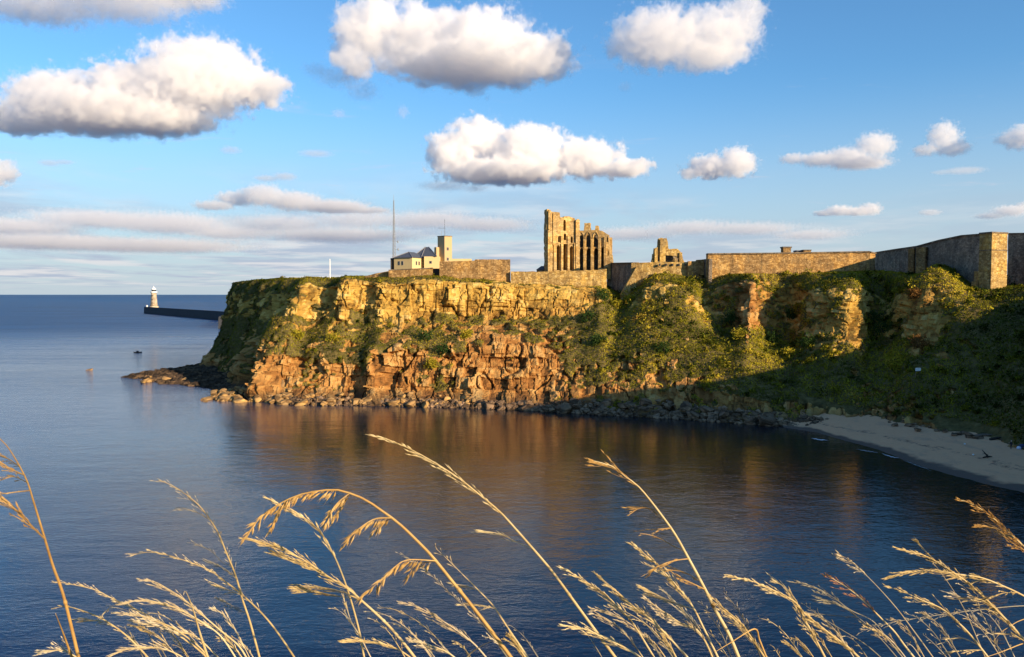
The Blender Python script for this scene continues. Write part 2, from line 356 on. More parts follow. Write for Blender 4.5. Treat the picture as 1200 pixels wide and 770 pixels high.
def beds(h, w, seed, warp):
    """bedded rock: layers of thickness h broken by upright joints w apart; returns a value per block and closeness to a joint or bed plane"""
    zz = (p[:, 2] + warp * fbm(p / (h * 4), 3, seed)) / h; zz = zz + .35 * vnoise(np.stack([zz * .7, 0 * zz, 0 * zz], 1), seed + 1)
    b = np.floor(zz); fz = zz - b
    xx = (arc + warp * 1.3 * fbm(p / (w * 1.6), 3, seed + 2)) / w + h3(b.astype(np.int64), b.astype(np.int64) * 0, b.astype(np.int64) * 0, seed) * 7
    c = np.floor(xx); fx = xx - c; o_ = c.astype(np.int64) * 0
    val = h3(b.astype(np.int64), c.astype(np.int64), o_, seed + 3); lay = h3(b.astype(np.int64), o_, o_ + 9, seed + 4)
    edge = np.minimum(np.minimum(fz, 1 - fz) * h, np.minimum(fx, 1 - fx) * w)
    tilt = (fx - .5) * (h3(b.astype(np.int64), c.astype(np.int64), o_, seed + 5) - .5) * 2
    return val, lay, edge, tilt
c1, l1_, e1, t1_ = beds(2.5, 3.1, 5, .75)
c2_, l2_, e2, t2_ = beds(.9, 1.15, 6, .35)
c3_, l3_, e3, t3_ = beds(5.2, 4.6, 15, 1.2)
cid, gid = c1, c2_
fiss = 1 - np.abs(vnoise(np.stack([p[:, 0] / 3.1 + .4 * fbm(p / 5, 2, 84), p[:, 1] / 9, p[:, 2] / 14], 1), 81))
fiss2 = 1 - np.abs(vnoise(np.stack([p[:, 0] / 1.5 + 5 + .3 * fbm(p / 2, 2, 85), p[:, 1] / 5, p[:, 2] / 7], 1), 82))
upper = sst(rt, 3.8, 4.2); brk = sst(fbm(p / 6, 2, 88), -.35, .25)
crag = 1 - sst(sg, 7.2, 8.6)                            # the seaward end is more broken
gully = vnoise(np.stack([arc / 7.5 + .25 * fbm(p / 6, 2, 97), p[:, 2] / 40, 0 * arc], 1), 98)
disp_r = (c1 ** 1.5 - .45) * (1.9 - 1.2 * upper) + (c3_ - .5) * (2.2 - 1.0 * upper) + (l1_ - .5) * 1.0 * (1 - .4 * upper) + t1_ * .7 + t3_ * .9 + ((c2_ - .5) * .8 + t2_ * .4) * (.25 + .75 * brk) * (1 - .25 * upper) \
    - .22 * (1 - sst(e1, 0, .25)) * (1 - .5 * upper) - .12 * (1 - sst(e2, 0, .2)) * brk + big * (1.9 + 1.2 * crag) + gully * (1.0 + 2.2 * crag) \
    - (1.9 - .7 * upper) * sst(fiss, .9, 1) - .55 * sst(fiss2, .88, 1) + .25 * fbm(p / .7, 3, 91) + .6 * fbm(p / 2.4, 3, 92)
disp_v = big * (1.4 + 1.4 * crag) + gully * (1.1 + 2.0 * crag) + .5 * fbm(p / 2.6, 3, 101) + .22 * fbm(p / .8, 2, 102) + .4
steep = np.clip(1 - nrm[:, 2], 0, 1)
amp = np.where(rt > 6.1, .15, 1) * np.clip(.35 + steep, 0, 1) * np.where(fine, 1, .35) * sst(rt, .6, 1.6) * (1 - .75 * sst(rt, 5.5, 6.2))
amp = np.where(sg > VIS_TO + 3, .08, amp)
disp = (disp_r * rock + disp_v * vm) * amp
Q = p + hn * disp[:, None]
near = (np.abs(p[:, 0]) < 10) & (np.abs(p[:, 1]) < 3) & (p[:, 2] > 20)
Q = np.where(near[:, None], p, Q)
under = (sg > 21.5) & (rt < 2); Q[:, 2] -= np.where(under, 1.3 * (1 - sst(rt, 1.75, 2)), 0)
# drop the crevices out of the vegetation: plants do not grow on the undercut faces
dq = np.cross(np.gradient(Q.reshape(nt_, ns_, 3), axis=1), np.gradient(Q.reshape(nt_, ns_, 3), axis=0)).reshape(-1, 3)
dq /= np.linalg.norm(dq, axis=1, keepdims=True) + 1e-9
if dq[len(dq) // 3, 2] < 0: dq = -dq
idx = np.arange(nt_ * ns_).reshape(nt_, ns_)
F = np.stack([idx[:-1, :-1], idx[:-1, 1:], idx[1:, 1:], idx[1:, :-1]], -1).reshape(-1, 4)

def cliff_material():
    m, t, out = material('cliff')
    v = t.n('ShaderNodeTexCoord').outputs['Object']
    at = t.n('ShaderNodeAttribute', attribute_name='veg').outputs['Fac']
    rd = t.n('ShaderNodeAttribute', attribute_name='red').outputs['Fac']
    tone = t.n('ShaderNodeAttribute', attribute_name='tone').outputs['Fac']
    n1 = t.noise(t.vm('MULTIPLY', v, (1, 1, 2.2)), .5, 6, .65)
    n2 = t.noise(v, 2.2, 4, .6)
    f = t.math('ADD', t.math('MULTIPLY', n1, .55), t.math('MULTIPLY', tone, .45))
    yel = t.ramp(f, [(.25, (.15, .085, .022)), (.40, (.36, .21, .045)), (.58, (.52, .33, .075)), (.78, (.64, .46, .16))])
    rdc = t.ramp(f, [(.25, (.10, .05, .018)), (.40, (.28, .125, .036)), (.58, (.42, .22, .068)), (.78, (.54, .35, .14))])
    c = t.mix(t.ss(t.math('ADD', rd, t.math('MULTIPLY', t.math('SUBTRACT', n2, .5), .7)), .2, .8), yel, rdc)
    st = t.ss(t.noise(t.vm('MULTIPLY', v, (.9, .9, .3)), .7, 5, .7), .55, .72)
    c = t.mix(t.math('MULTIPLY', st, .75), c, (.07, .042, .02))
    z = t.n('ShaderNodeSeparateXYZ', {0: v}).outputs[2]
    wet = t.ss(t.math('ADD', z, t.math('MULTIPLY', n2, 2.4)), 4.4, 1.8)
    c = t.mix(t.math('MULTIPLY', wet, .75), c, (.05, .036, .027))
    soil = t.ramp(t.noise(v, .8, 5, .6), [(.3, (.06, .05, .02)), (.5, (.13, .1, .035)), (.7, (.2, .15, .06))])
    c = t.mix(t.ss(t.math('ADD', at, t.math('MULTIPLY', t.math('SUBTRACT', n2, .5), .6)), .35, .65), c, soil)
    bp = t.n('ShaderNodeBump', {'Height': t.math('ADD', t.noise(t.vm('MULTIPLY', v, (1, 1, 1.8)), 2.0, 6, .7), t.math('MULTIPLY', n1, .8)), 'Strength': .75, 'Distance': .5})
    principled(t, out, c, .95, bp.outputs[0], .1)
    return m
M['cliff'] = cliff_material()
me = make_mesh('headland', Q, F, M['cliff'], False)
me.shade_smooth() if False else None
for nm, arr in (('veg', vm), ('red', red), ('tone', np.clip(.5 + (cid - .5) * .6 + (gid - .5) * .5, 0, 1))):
    a = me.attributes.new(nm, 'FLOAT', 'POINT'); a.data.foreach_set('value', arr.astype(np.float32))
if me.polygons[len(me.polygons) // 3].normal.z < -.2: me.flip_normals()
hl = bpy.data.objects.new('headland', me); COL.objects.link(hl)
tag(hl, 'sandstone headland and bay slopes of golden rock, red ledges and rough grass', 'headland', None, 'structure')

# ------------------------------------------------------------------ plant cover: leaf tufts on the grown-over parts of the sheet
def leaf_mat(name, stops, trans=.25):
    m, t, out = material(name)
    at = t.n('ShaderNodeAttribute', attribute_name='hue').outputs['Fac']
    c = t.ramp(at, stops)
    d_ = t.n('ShaderNodeBsdfDiffuse', {'Color': c}); tr = t.n('ShaderNodeBsdfTranslucent', {'Color': c})
    mx = t.n('ShaderNodeMixShader', {0: trans, 1: d_.outputs[0], 2: tr.outputs[0]})
    t.nt.links.new(mx.outputs[0], out.inputs['Surface']); return m
M['scrub'] = leaf_mat('scrub_leaves', [(.0, (.018, .032, .007)), (.18, (.075, .095, .012)), (.44, (.27, .245, .02)), (.75, (.46, .37, .036)), (1, (.42, .25, .055))])
M['ivy'] = leaf_mat('ivy_leaves', [(.0, (.012, .028, .010)), (.5, (.035, .07, .018)), (1, (.08, .12, .03))])
M['russet'] = leaf_mat('russet_leaves', [(.0, (.05, .03, .012)), (.5, (.17, .085, .025)), (1, (.26, .14, .05))])
M['bark'] = plain_mat('bark', (.07, .05, .035), .9, .3, 5)

def tufts(cent, nor, size, hue, rng, k=4, up=.5, hv=.09, wid=1.0):
    """k leaf blades (triangle pairs) per centre; returns V,F,hue per vertex"""
    n = len(cent); Vs = []; Hs = []
    for j in range(k):
        r = rng.normal(size=(n, 3)); d_ = r * .9 + nor * .8; d_[:, 2] += up; d_ /= np.linalg.norm(d_, axis=1, keepdims=True)
        s_ = np.cross(d_, rng.normal(size=(n, 3))); s_ /= np.linalg.norm(s_, axis=1, keepdims=True) + 1e-9
        L = size * rng.uniform(.6, 1.3, n); w = L * rng.uniform(.22, .42, n) * wid; s_ = np.where((np.cross(s_, d_) * nor).sum(1, keepdims=True) < 0, -s_, s_)
        b = cent + rng.normal(size=(n, 3)) * (size * .35)[:, None]
        m_ = b + d_ * (L * .5)[:, None]
        Vs.append(np.stack([b, m_ + s_ * w[:, None], b + d_ * L[:, None], m_ - s_ * w[:, None]], 1))
        Hs.append(np.clip(hue + rng.normal(size=n) * hv, 0, 1))
    V = np.concatenate(Vs).reshape(-1, 3); H = np.repeat(np.concatenate(Hs), 4)
    return V, np.arange(len(V)).reshape(-1, 4), H
def leaf_object(name, V, F, H, mat, parent=None):
    o = obj(name, (V, F), mat, parent)
    a = o.data.attributes.new('hue', 'FLOAT', 'POINT'); a.data.foreach_set('value', H.astype(np.float32)); return o

# area of each quad for an even spread
Qg = Q.reshape(nt_, ns_, 3)
ar = np.linalg.norm(np.cross(Qg[1:, :-1] - Qg[:-1, :-1], Qg[:-1, 1:] - Qg[:-1, :-1]), axis=2).reshape(-1)
vmq = vm.reshape(nt_, ns_)[:-1, :-1].reshape(-1); rtq = rt.reshape(nt_, ns_)[:-1, :-1].reshape(-1); sgq = sg.reshape(nt_, ns_)[:-1, :-1].reshape(-1)
okq = ((sgq < 21.5) | (sgq > VIS_TO - .3) | (rtq > 2.12)) & (vmq > .5) & (rtq < 6.25) & (rtq > 1) & (sgq > .7) & (sgq < VIS_TO + .8)
wq = ar * okq
lush = sst(sgq, 12.5, 14) * (1 - sst(rtq, 5.7, 6.1))           # deeper growth on the overgrown slopes
q0 = rng_idx = RNG.choice(len(wq), 140000, p=wq / wq.sum())
def on_sheet(qi):
    i, j = np.divmod(qi, ns_ - 1); a, b = RNG.random(len(qi))[:, None], RNG.random(len(qi))[:, None]
    pt = Qg[i, j] * (1 - a) * (1 - b) + Qg[i + 1, j] * a * (1 - b) + Qg[i, j + 1] * (1 - a) * b + Qg[i + 1, j + 1] * a * b
    return pt, dq.reshape(nt_, ns_, 3)[i, j]
c0, n0 = on_sheet(q0)
def hue_at(c): return np.clip(.5 + .55 * fbm(c / np.array([6, 6, 9]), 3, 201) + .2 * fbm(c / 1.6, 2, 202), 0, 1)
topgrass = sst(rtq[q0], 5.2, 5.9)
hu = hue_at(c0); hu = hu * (1 - topgrass * .5) + topgrass * .36
hu = hu * (.45 + .55 * sst(sgq[q0] + RNG.normal(size=len(q0)) * .25, 2.2, 3.3)) * (1 - .55 * sst(sgq[q0] + RNG.normal(size=len(q0)) * .3, 27.2, 28.6))  # leaf colour darkened at both coast ends, painting in their shade
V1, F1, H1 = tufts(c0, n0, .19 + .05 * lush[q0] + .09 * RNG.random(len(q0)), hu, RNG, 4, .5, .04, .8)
# bushes of the cover: mounds of leaves
w2 = wq * (lush * .9 + .1); q2 = RNG.choice(len(w2), 620, p=w2 / w2.sum()); c2, n2_ = on_sheet(q2)
rad = (.35 + 1.5 * RNG.random(len(c2)) ** 2) * (.45 + .55 * lush[q2]); hb = np.clip(hue_at(c2) * (.45 + .55 * sst(sgq[q2], 2.2, 3.3)) * (1 - .55 * sst(sgq[q2], 27.2, 28.6)) + RNG.normal(size=len(c2)) * .18 - .14, 0, 1)  # bush colour carries the same painted shade at both ends
rep = np.repeat(np.arange(len(c2)), 34)
dd = RNG.normal(size=(len(rep), 3)) + n2_[rep] * .8; dd[:, 2] += .3; dd /= np.linalg.norm(dd, axis=1, keepdims=True)
cc = c2[rep] + dd * (rad[rep] * RNG.uniform(.6, 1.05, len(rep)) * (1 + .25 * vnoise(dd * 2.5 + c2[rep], 7)))[:, None]
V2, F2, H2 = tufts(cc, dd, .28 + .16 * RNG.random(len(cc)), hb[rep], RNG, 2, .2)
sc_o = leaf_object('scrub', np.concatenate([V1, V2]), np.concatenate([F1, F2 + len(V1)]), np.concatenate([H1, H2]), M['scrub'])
NS = np.concatenate([np.repeat(np.tile(n0, (4, 1)), 4, 0), np.repeat(np.tile(dd, (2, 1)), 4, 0)]); NS[:, 2] *= .45; NS /= np.linalg.norm(NS, axis=1, keepdims=True); NS = NS * .8 + RNG.normal(size=(len(NS) // 4, 3)).repeat(4, 0) * .28; NS /= np.linalg.norm(NS, axis=1, keepdims=True)
sc_o.data.polygons.foreach_set('use_smooth', np.ones(len(sc_o.data.polygons), bool)); sc_o.data.normals_split_custom_set_from_vertices(NS.astype(np.float32))
tag(sc_o, 'rough grass and low scrub covering the cliff ledges and bay slopes', 'scrub', None, 'stuff')

# sample the sheet at a photo column / row so that bushes and boulders sit on it
def proj(v):
    x, y, z = v[:, 0], v[:, 1], v[:, 2] - CAMZ
    dpt = y * CT - z * ST; upc = y * ST + z * CT
    return 600 + FP * x / dpt, 385 - FP * upc / dpt
vis_i = np.where((sg > .5) & (sg < VIS_TO + .5) & (rt > .8) & (rt < 6.3))[0]
PX, PY = proj(Q[vis_i]); 
def surf(px, py):
    dd_ = (PX - px) ** 2 + (PY - py) ** 2
    c = np.where(dd_ < 9)[0]
    if len(c) == 0: c = np.array([dd_.argmin()])
    k = c[Q[vis_i[c], 1].argmin()]
    return Q[vis_i[k]], dq[vis_i[k]]

def shrub(px, py, r, mat, label, n=260, cat='shrub', name='shrub', hue=.5):
    c, nn = surf(px, py); c = np.array(c) + np.array(nn) * r * .35
    root = thing(name, (c[0], c[1], c[2] - r * .5), label, cat, 'shrubs on the cliff slopes')
    d_ = RNG.normal(size=(n, 3)); d_ /= np.linalg.norm(d_, axis=1, keepdims=True)
    lob = 1 + .45 * vnoise(d_ * 2.2 + c, 3)
    cc = c + d_ * (r * RNG.uniform(.35, 1.0, n) * lob)[:, None] * np.array([1, 1, .85])
    V, F_, H = tufts(cc, d_, np.full(n, .34), np.clip(hue + .25 * vnoise(cc / .8, 5) + np.zeros(n), 0, 1), RNG, 3, .2)
    leaf_object('foliage', V, F_, H, mat, root)
    mb = MB(); b = Vector((c[0], c[1], c[2] - r * .9)) - Vector(nn) * .3
    for k in range(4):
        mb.tube([b, Vector(c) + Vector(d_[k]) * r * .3, Vector(c) + Vector(d_[k]) * r * .75], [.09, .06, .02], 5)
    obj('stem', mb.get(), M['bark'], root)
SHRUBS = [(500, 394, 2.0, 'ivy', 'dark green bush on the ledge under the stone walled block'),
 (521, 409, 1.7, 'ivy', 'bright green bush in the middle of the red cliff ledge'),
 (508, 425, 1.6, 'scrub', 'olive bush hanging down the red cliff below the bright green bush'),
 (545, 392, 1.4, 'scrub', 'small olive bush right of the bright green ledge bush'),
 (390, 395, 1.8, 'scrub', 'olive bush on the cliff below the white flagpole'),
 (350, 392, 1.7, 'scrub', 'olive bush on the lit ridge at the headland corner'),
 (706, 345, 2.0, 'ivy', 'dark green bush at the foot of the retaining wall by the dark gap'),
 (690, 372, 1.9, 'ivy', 'green bush on the slope where the yellow cliff ends'),
 (722, 357, 1.8, 'scrub', 'ochre bush in front of the shaded gap wall'),
 (738, 350, 1.5, 'scrub', 'small ochre bush against the left foot of the bastion wall'),
 (776, 408, 1.8, 'ivy', 'bright green bush low on the sunlit grassy slope'),
 (700, 398, 1.7, 'ivy', 'dark green bush in a shaded furrow of the grassy slope'),
 (858, 372, 1.9, 'ivy', 'green bush growing in the first dark hollow'),
 (868, 392, 1.7, 'scrub', 'ochre bush on the red buttress between the two dark hollows'),
 (928, 368, 1.4, 'ivy', 'pale green creeper bush inside the second dark hollow'),
 (905, 398, 2.0, 'ivy', 'green bush below the second dark hollow'),
 (948, 402, 2.0, 'ivy', 'green bush under the rocky pillars'),
 (925, 415, 1.6, 'scrub', 'yellow olive bush between two green bushes above the shadow line'),
 (1035, 385, 2.3, 'ivy', 'large green bush left of the rocky knoll'),
 (1022, 372, 1.9, 'ivy', 'dark green bush in the gully below the long red wall end'),
 (1074, 402, 2.0, 'russet', 'russet bush below the face of the rocky knoll'),
 (1070, 345, 1.4, 'russet', 'russet plants on the left shoulder of the rocky knoll'),
 (1050, 425, 2.2, 'scrub', 'ochre bush at the lower left of the russet bush'),
 (1196, 316, 2.4, 'ivy', 'sunlit green bush beside the tall lit wall tower'),
 (1184, 330, 1.8, 'ivy', 'smaller green bush at the foot of the tall lit wall tower')]
for a in SHRUBS: shrub(a[0], a[1], a[2], M[a[3]], a[4], hue=.55)

# ------------------------------------------------------------------ rock shelf running out at the foot of the headland, left
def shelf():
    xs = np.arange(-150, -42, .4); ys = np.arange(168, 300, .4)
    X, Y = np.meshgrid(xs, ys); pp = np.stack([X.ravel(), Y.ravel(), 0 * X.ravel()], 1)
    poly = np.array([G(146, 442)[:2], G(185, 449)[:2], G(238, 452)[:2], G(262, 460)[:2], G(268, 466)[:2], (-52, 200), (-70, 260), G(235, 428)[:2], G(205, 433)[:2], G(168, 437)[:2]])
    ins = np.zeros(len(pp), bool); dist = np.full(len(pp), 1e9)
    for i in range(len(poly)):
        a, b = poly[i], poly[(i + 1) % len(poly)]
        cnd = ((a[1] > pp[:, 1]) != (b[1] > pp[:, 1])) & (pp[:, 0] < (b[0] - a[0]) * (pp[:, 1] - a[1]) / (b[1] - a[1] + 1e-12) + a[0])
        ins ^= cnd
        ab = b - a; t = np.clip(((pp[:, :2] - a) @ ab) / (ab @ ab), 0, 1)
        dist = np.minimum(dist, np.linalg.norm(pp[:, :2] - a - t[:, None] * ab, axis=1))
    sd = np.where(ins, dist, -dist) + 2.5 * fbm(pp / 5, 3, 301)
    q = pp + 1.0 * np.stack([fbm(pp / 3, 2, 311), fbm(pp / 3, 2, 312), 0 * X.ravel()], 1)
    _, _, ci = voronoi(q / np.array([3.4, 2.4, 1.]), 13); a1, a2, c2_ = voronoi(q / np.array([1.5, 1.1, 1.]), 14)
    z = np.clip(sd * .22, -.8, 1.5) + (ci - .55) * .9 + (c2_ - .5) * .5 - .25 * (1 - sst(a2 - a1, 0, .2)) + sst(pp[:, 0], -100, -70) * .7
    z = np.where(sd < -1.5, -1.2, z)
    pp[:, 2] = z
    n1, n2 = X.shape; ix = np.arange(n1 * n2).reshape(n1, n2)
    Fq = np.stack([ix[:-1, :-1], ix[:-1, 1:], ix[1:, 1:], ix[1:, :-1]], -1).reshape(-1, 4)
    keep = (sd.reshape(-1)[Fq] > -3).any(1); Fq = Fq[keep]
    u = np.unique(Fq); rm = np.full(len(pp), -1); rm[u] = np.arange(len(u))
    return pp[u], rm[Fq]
M['shelf'] = stone_mat('shelf_rock', [(.03, .022, .016), (.07, .048, .032), (.13, .085, .05)], .6, .6, (.02, .018, .016))  # dark rock, with the headland's shadow painted into its colour
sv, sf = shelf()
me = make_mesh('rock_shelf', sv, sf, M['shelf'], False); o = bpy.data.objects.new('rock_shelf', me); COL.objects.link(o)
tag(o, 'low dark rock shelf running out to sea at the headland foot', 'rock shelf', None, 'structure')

# ------------------------------------------------------------------ boulders
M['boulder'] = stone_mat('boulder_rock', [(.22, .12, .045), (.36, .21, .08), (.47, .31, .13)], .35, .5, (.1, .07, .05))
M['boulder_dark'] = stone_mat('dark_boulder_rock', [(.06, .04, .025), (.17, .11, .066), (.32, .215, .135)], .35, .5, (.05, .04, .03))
def ico(sub):
    import bmesh
    bm = bmesh.new(); bmesh.ops.create_icosphere(bm, subdivisions=sub, radius=1)
    V = np.array([v.co[:] for v in bm.verts]); F_ = [tuple(v.index for v in f.verts) for f in bm.faces]; bm.free(); return V, F_
IV, IF = ico(3)
def boulder_mesh(seed, mat):
    r = np.random.default_rng(seed); V = IV.copy(); 
    for _ in range(9):                                   # chop flat facets
        n_ = r.normal(size=3); n_ /= np.linalg.norm(n_); d_ = V @ n_; lim = r.uniform(.42, .78)
        V -= np.maximum(d_ - lim, 0)[:, None] * n_ * .95
    V *= 1 + .08 * fbm(V * 2.2 + seed * 3.1, 3, seed)[:, None]
    V *= np.array([r.uniform(.9, 1.3), r.uniform(.8, 1.1), r.uniform(.6, .9)])
    return make_mesh('boulder', V, IF, mat, False)
BM = {k: [boulder_mesh(s, M[k]) for s in range(7)] for k in ('boulder', 'boulder_dark')}
def boulder(x, y, z, r, kind, label, group):
    o = bpy.data.objects.new('boulder', random.choice(BM[kind])); COL.objects.link(o)
    o.location = (x, y, z); s_ = r * random.uniform(.85, 1.15); o.scale = (s_, s_ * random.uniform(.8, 1.1), s_ * random.uniform(.8, 1.1))
    o.rotation_euler = (random.uniform(-.4, .4), random.uniform(-.4, .4), random.uniform(0, 6.28))
    tag(o, label, 'boulder', group); return o
def rockpile(n, pxs, off, rr, kind, label, group):
    """boulders between the waterline and the foot of the sheet for the photo columns pxs"""
    for _ in range(n):
        px = random.uniform(*pxs); t = random.uniform(*off)
        ki = np.abs(proj(K[:, 1, :3])[0] - px); ki = np.where(SEGI > VIS_TO, 1e9, ki); k = int(ki.argmin())
        a, b = K[k, 1, :3], K[k, 2, :3]; q = a + (b - a) * t
        r = random.uniform(*rr) * (1.25 - .5 * t); boulder(q[0], q[1] - .3, max(q[2], 0) + .15 * r, r, kind, label, group)
for k in range(62):
    px = 238 + 100 * random.random() ** 1.2; f = random.random() ** 1.3; q = G(px, 468.5 + (px - 238) * .055); h_ = .9 + 3.4 * sst(np.array(float(px)), 240, 300) * (1 - .35 * sst(np.array(float(px)), 315, 340))
    boulder(q[0], q[1] + f * 10, float(h_) * f - .1, random.uniform(.6, 1.75) * (1.15 - .4 * f), 'boulder', 'sunlit orange boulder heaped at the corner foot of the headland', 'orange boulders at the headland corner')
rockpile(14, (290, 345), (-.15, .9), (.7, 1.7), 'boulder', 'sunlit orange boulder heaped at the corner foot of the headland', 'orange boulders at the headland corner')
rockpile(66, (345, 560), (-.05, .75), (.45, 1.3), 'boulder', 'sunlit brown boulder along the waterline below the red cliff', 'boulders below the red cliff')
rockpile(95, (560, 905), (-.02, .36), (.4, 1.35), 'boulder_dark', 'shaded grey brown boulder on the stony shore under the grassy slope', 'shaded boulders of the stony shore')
for k in range(22):
    q = G(random.uniform(166, 222), random.uniform(440, 447), .6)
    boulder(q[0], q[1], .4, random.uniform(.7, 1.7), 'boulder', 'sunlit orange boulder on the outer end of the dark rock shelf', 'orange boulders on the rock shelf')
for k in range(26):
    px = random.uniform(1040, 1200); q = G(px, 494 + (px - 1040) * .145 + random.uniform(-4, 3) , 2.2)
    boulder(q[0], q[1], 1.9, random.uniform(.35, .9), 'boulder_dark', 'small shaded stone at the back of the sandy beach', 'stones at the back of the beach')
q = G(1060, 494, 2); o = boulder(q[0], q[1], 2.0, 1.5, 'boulder', 'largest pale slab of rock standing at the back of the beach', None)
q = G(102, 434); o = boulder(q[0], q[1], -.28, .9, 'boulder', 'single low orange rock awash in the open sea', None); o.scale = (2.2, .9, .6)
q = G(240, 471); o = boulder(q[0], q[1], -.1, .9, 'boulder', 'low orange rock awash just off the corner boulders', None); o.scale = (1.4, .8, .6)
# small stones between them, too many to count
mb = MB(); bv, bf = ico(1); V_, F_ = [], []
for k in range(2600):
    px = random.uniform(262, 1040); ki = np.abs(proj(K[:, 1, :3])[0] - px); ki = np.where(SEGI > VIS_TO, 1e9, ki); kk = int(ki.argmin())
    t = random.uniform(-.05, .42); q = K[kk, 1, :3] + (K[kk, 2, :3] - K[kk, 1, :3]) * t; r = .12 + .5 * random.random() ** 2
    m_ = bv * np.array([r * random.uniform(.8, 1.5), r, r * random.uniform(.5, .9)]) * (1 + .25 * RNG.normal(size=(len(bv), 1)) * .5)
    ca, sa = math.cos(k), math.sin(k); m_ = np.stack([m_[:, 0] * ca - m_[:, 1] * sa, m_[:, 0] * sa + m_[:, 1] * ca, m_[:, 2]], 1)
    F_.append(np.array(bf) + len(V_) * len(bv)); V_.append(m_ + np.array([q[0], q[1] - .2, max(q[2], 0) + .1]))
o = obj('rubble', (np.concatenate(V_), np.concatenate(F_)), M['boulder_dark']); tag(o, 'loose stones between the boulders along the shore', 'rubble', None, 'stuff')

# ------------------------------------------------------------------ beach
def beach():
    front = [G(918, 500.5), G(960, 507), G(1000, 519), G(1050, 535), G(1100, 553), G(1150, 567), G(1200, 579.5), (66, 78, 0), (68, 50, 0), (60, 27, 0), (52, 22, 0)]
    back = [P(900, 492, 156), P(960, 486, 152), P(1000, 488, 147), P(1050, 492, 140), P(1100, 495, 134), P(1150, 502, 128), P(1200, 513, 120), (84, 92, 4), (86, 58, 4), (74, 26, 4), (60, 18, 4)]
    V = []; n = 60; m = 44; out = []
    fr, bk = np.array(front), np.array(back)
    ts = np.linspace(0, len(fr) - 1, n * 6)
    def it(a, t): i = np.minimum(t.astype(int), len(a) - 2); f = (t - i)[:, None]; return a[i] * (1 - f) + a[i + 1] * f
    f_, b_ = it(fr, ts), it(bk, ts)
    for k in range(3):
        f_[1:-1] = (f_[:-2] + f_[1:-1] * 2 + f_[2:]) / 4
    g = np.linspace(-.12, 1, m)[:, None, None]
    Pn = f_ + (b_ - f_) * g
    z = np.where(g[..., 0] < .25, g[..., 0] * 2.2, .55 + (g[..., 0] - .25) / .75 * 1.65) + 0 * Pn[..., 0]
    fl = Pn.reshape(-1, 3)
    z = z + (.07 * fbm(fl / 3, 3, 401) + .10 * fbm(fl / 9, 2, 405)).reshape(z.shape)
    Pn[..., 2] = z
    ix = np.arange(z.size).reshape(z.shape)
    return Pn.reshape(-1, 3), np.stack([ix[:-1, :-1], ix[:-1, 1:], ix[1:, 1:], ix[1:, :-1]], -1).reshape(-1, 4)
m, t, out = material('sand'); v = t.n('ShaderNodeTexCoord').outputs['Object']
z = t.n('ShaderNodeSeparateXYZ', {0: v}).outputs[2]
c = t.mix(t.noise(v, 1.1, 7, .75), (.60, .30, .15), (.73, .425, .235))
c = t.mix(t.math('MULTIPLY', t.ss(t.noise(t.vm('MULTIPLY', v, (.6, .25, 1)), .6, 4), .52, .7), .35), c, (.25, .19, .14))
wet = t.ss(t.math('ADD', z, t.math('MULTIPLY', t.math('SUBTRACT', t.noise(v, .25, 3), .5), .5)), .36, .2)
c = t.mix(wet, c, (.12, .08, .055))
wr = t.math('ADD', z, t.math('MULTIPLY', t.math('SUBTRACT', t.noise(v, .18, 3), .5), .9))
wl = t.math('MULTIPLY', t.math('MULTIPLY', t.ss(wr, .78, .86), t.ss(wr, 1.02, .92)), t.ss(t.noise(v, 1.6, 5, .7), .46, .62))
c = t.mix(t.math('MULTIPLY', wl, .75), c, (.06, .042, .028))
pb = t.ss(t.noise(v, 2.6, 3, .6), .66, .72); c = t.mix(t.math('MULTIPLY', pb, .6), c, (.16, .11, .075))
principled(t, out, c, t.math('SUBTRACT', .95, t.math('MULTIPLY', wet, .2)), t.n('ShaderNodeBump', {'Height': t.noise(v, 4, 5), 'Strength': .5, 'Distance': .12}).outputs[0], .3)
M['sand'] = m
V, F_ = beach(); me = make_mesh('beach', V, F_, m, True)
if me.polygons[0].normal.z < 0: me.flip_normals()
o = bpy.data.objects.new('beach', me); COL.objects.link(o); tag(o, 'curved sandy beach in shadow with a dark wet edge', 'beach', None, 'structure')

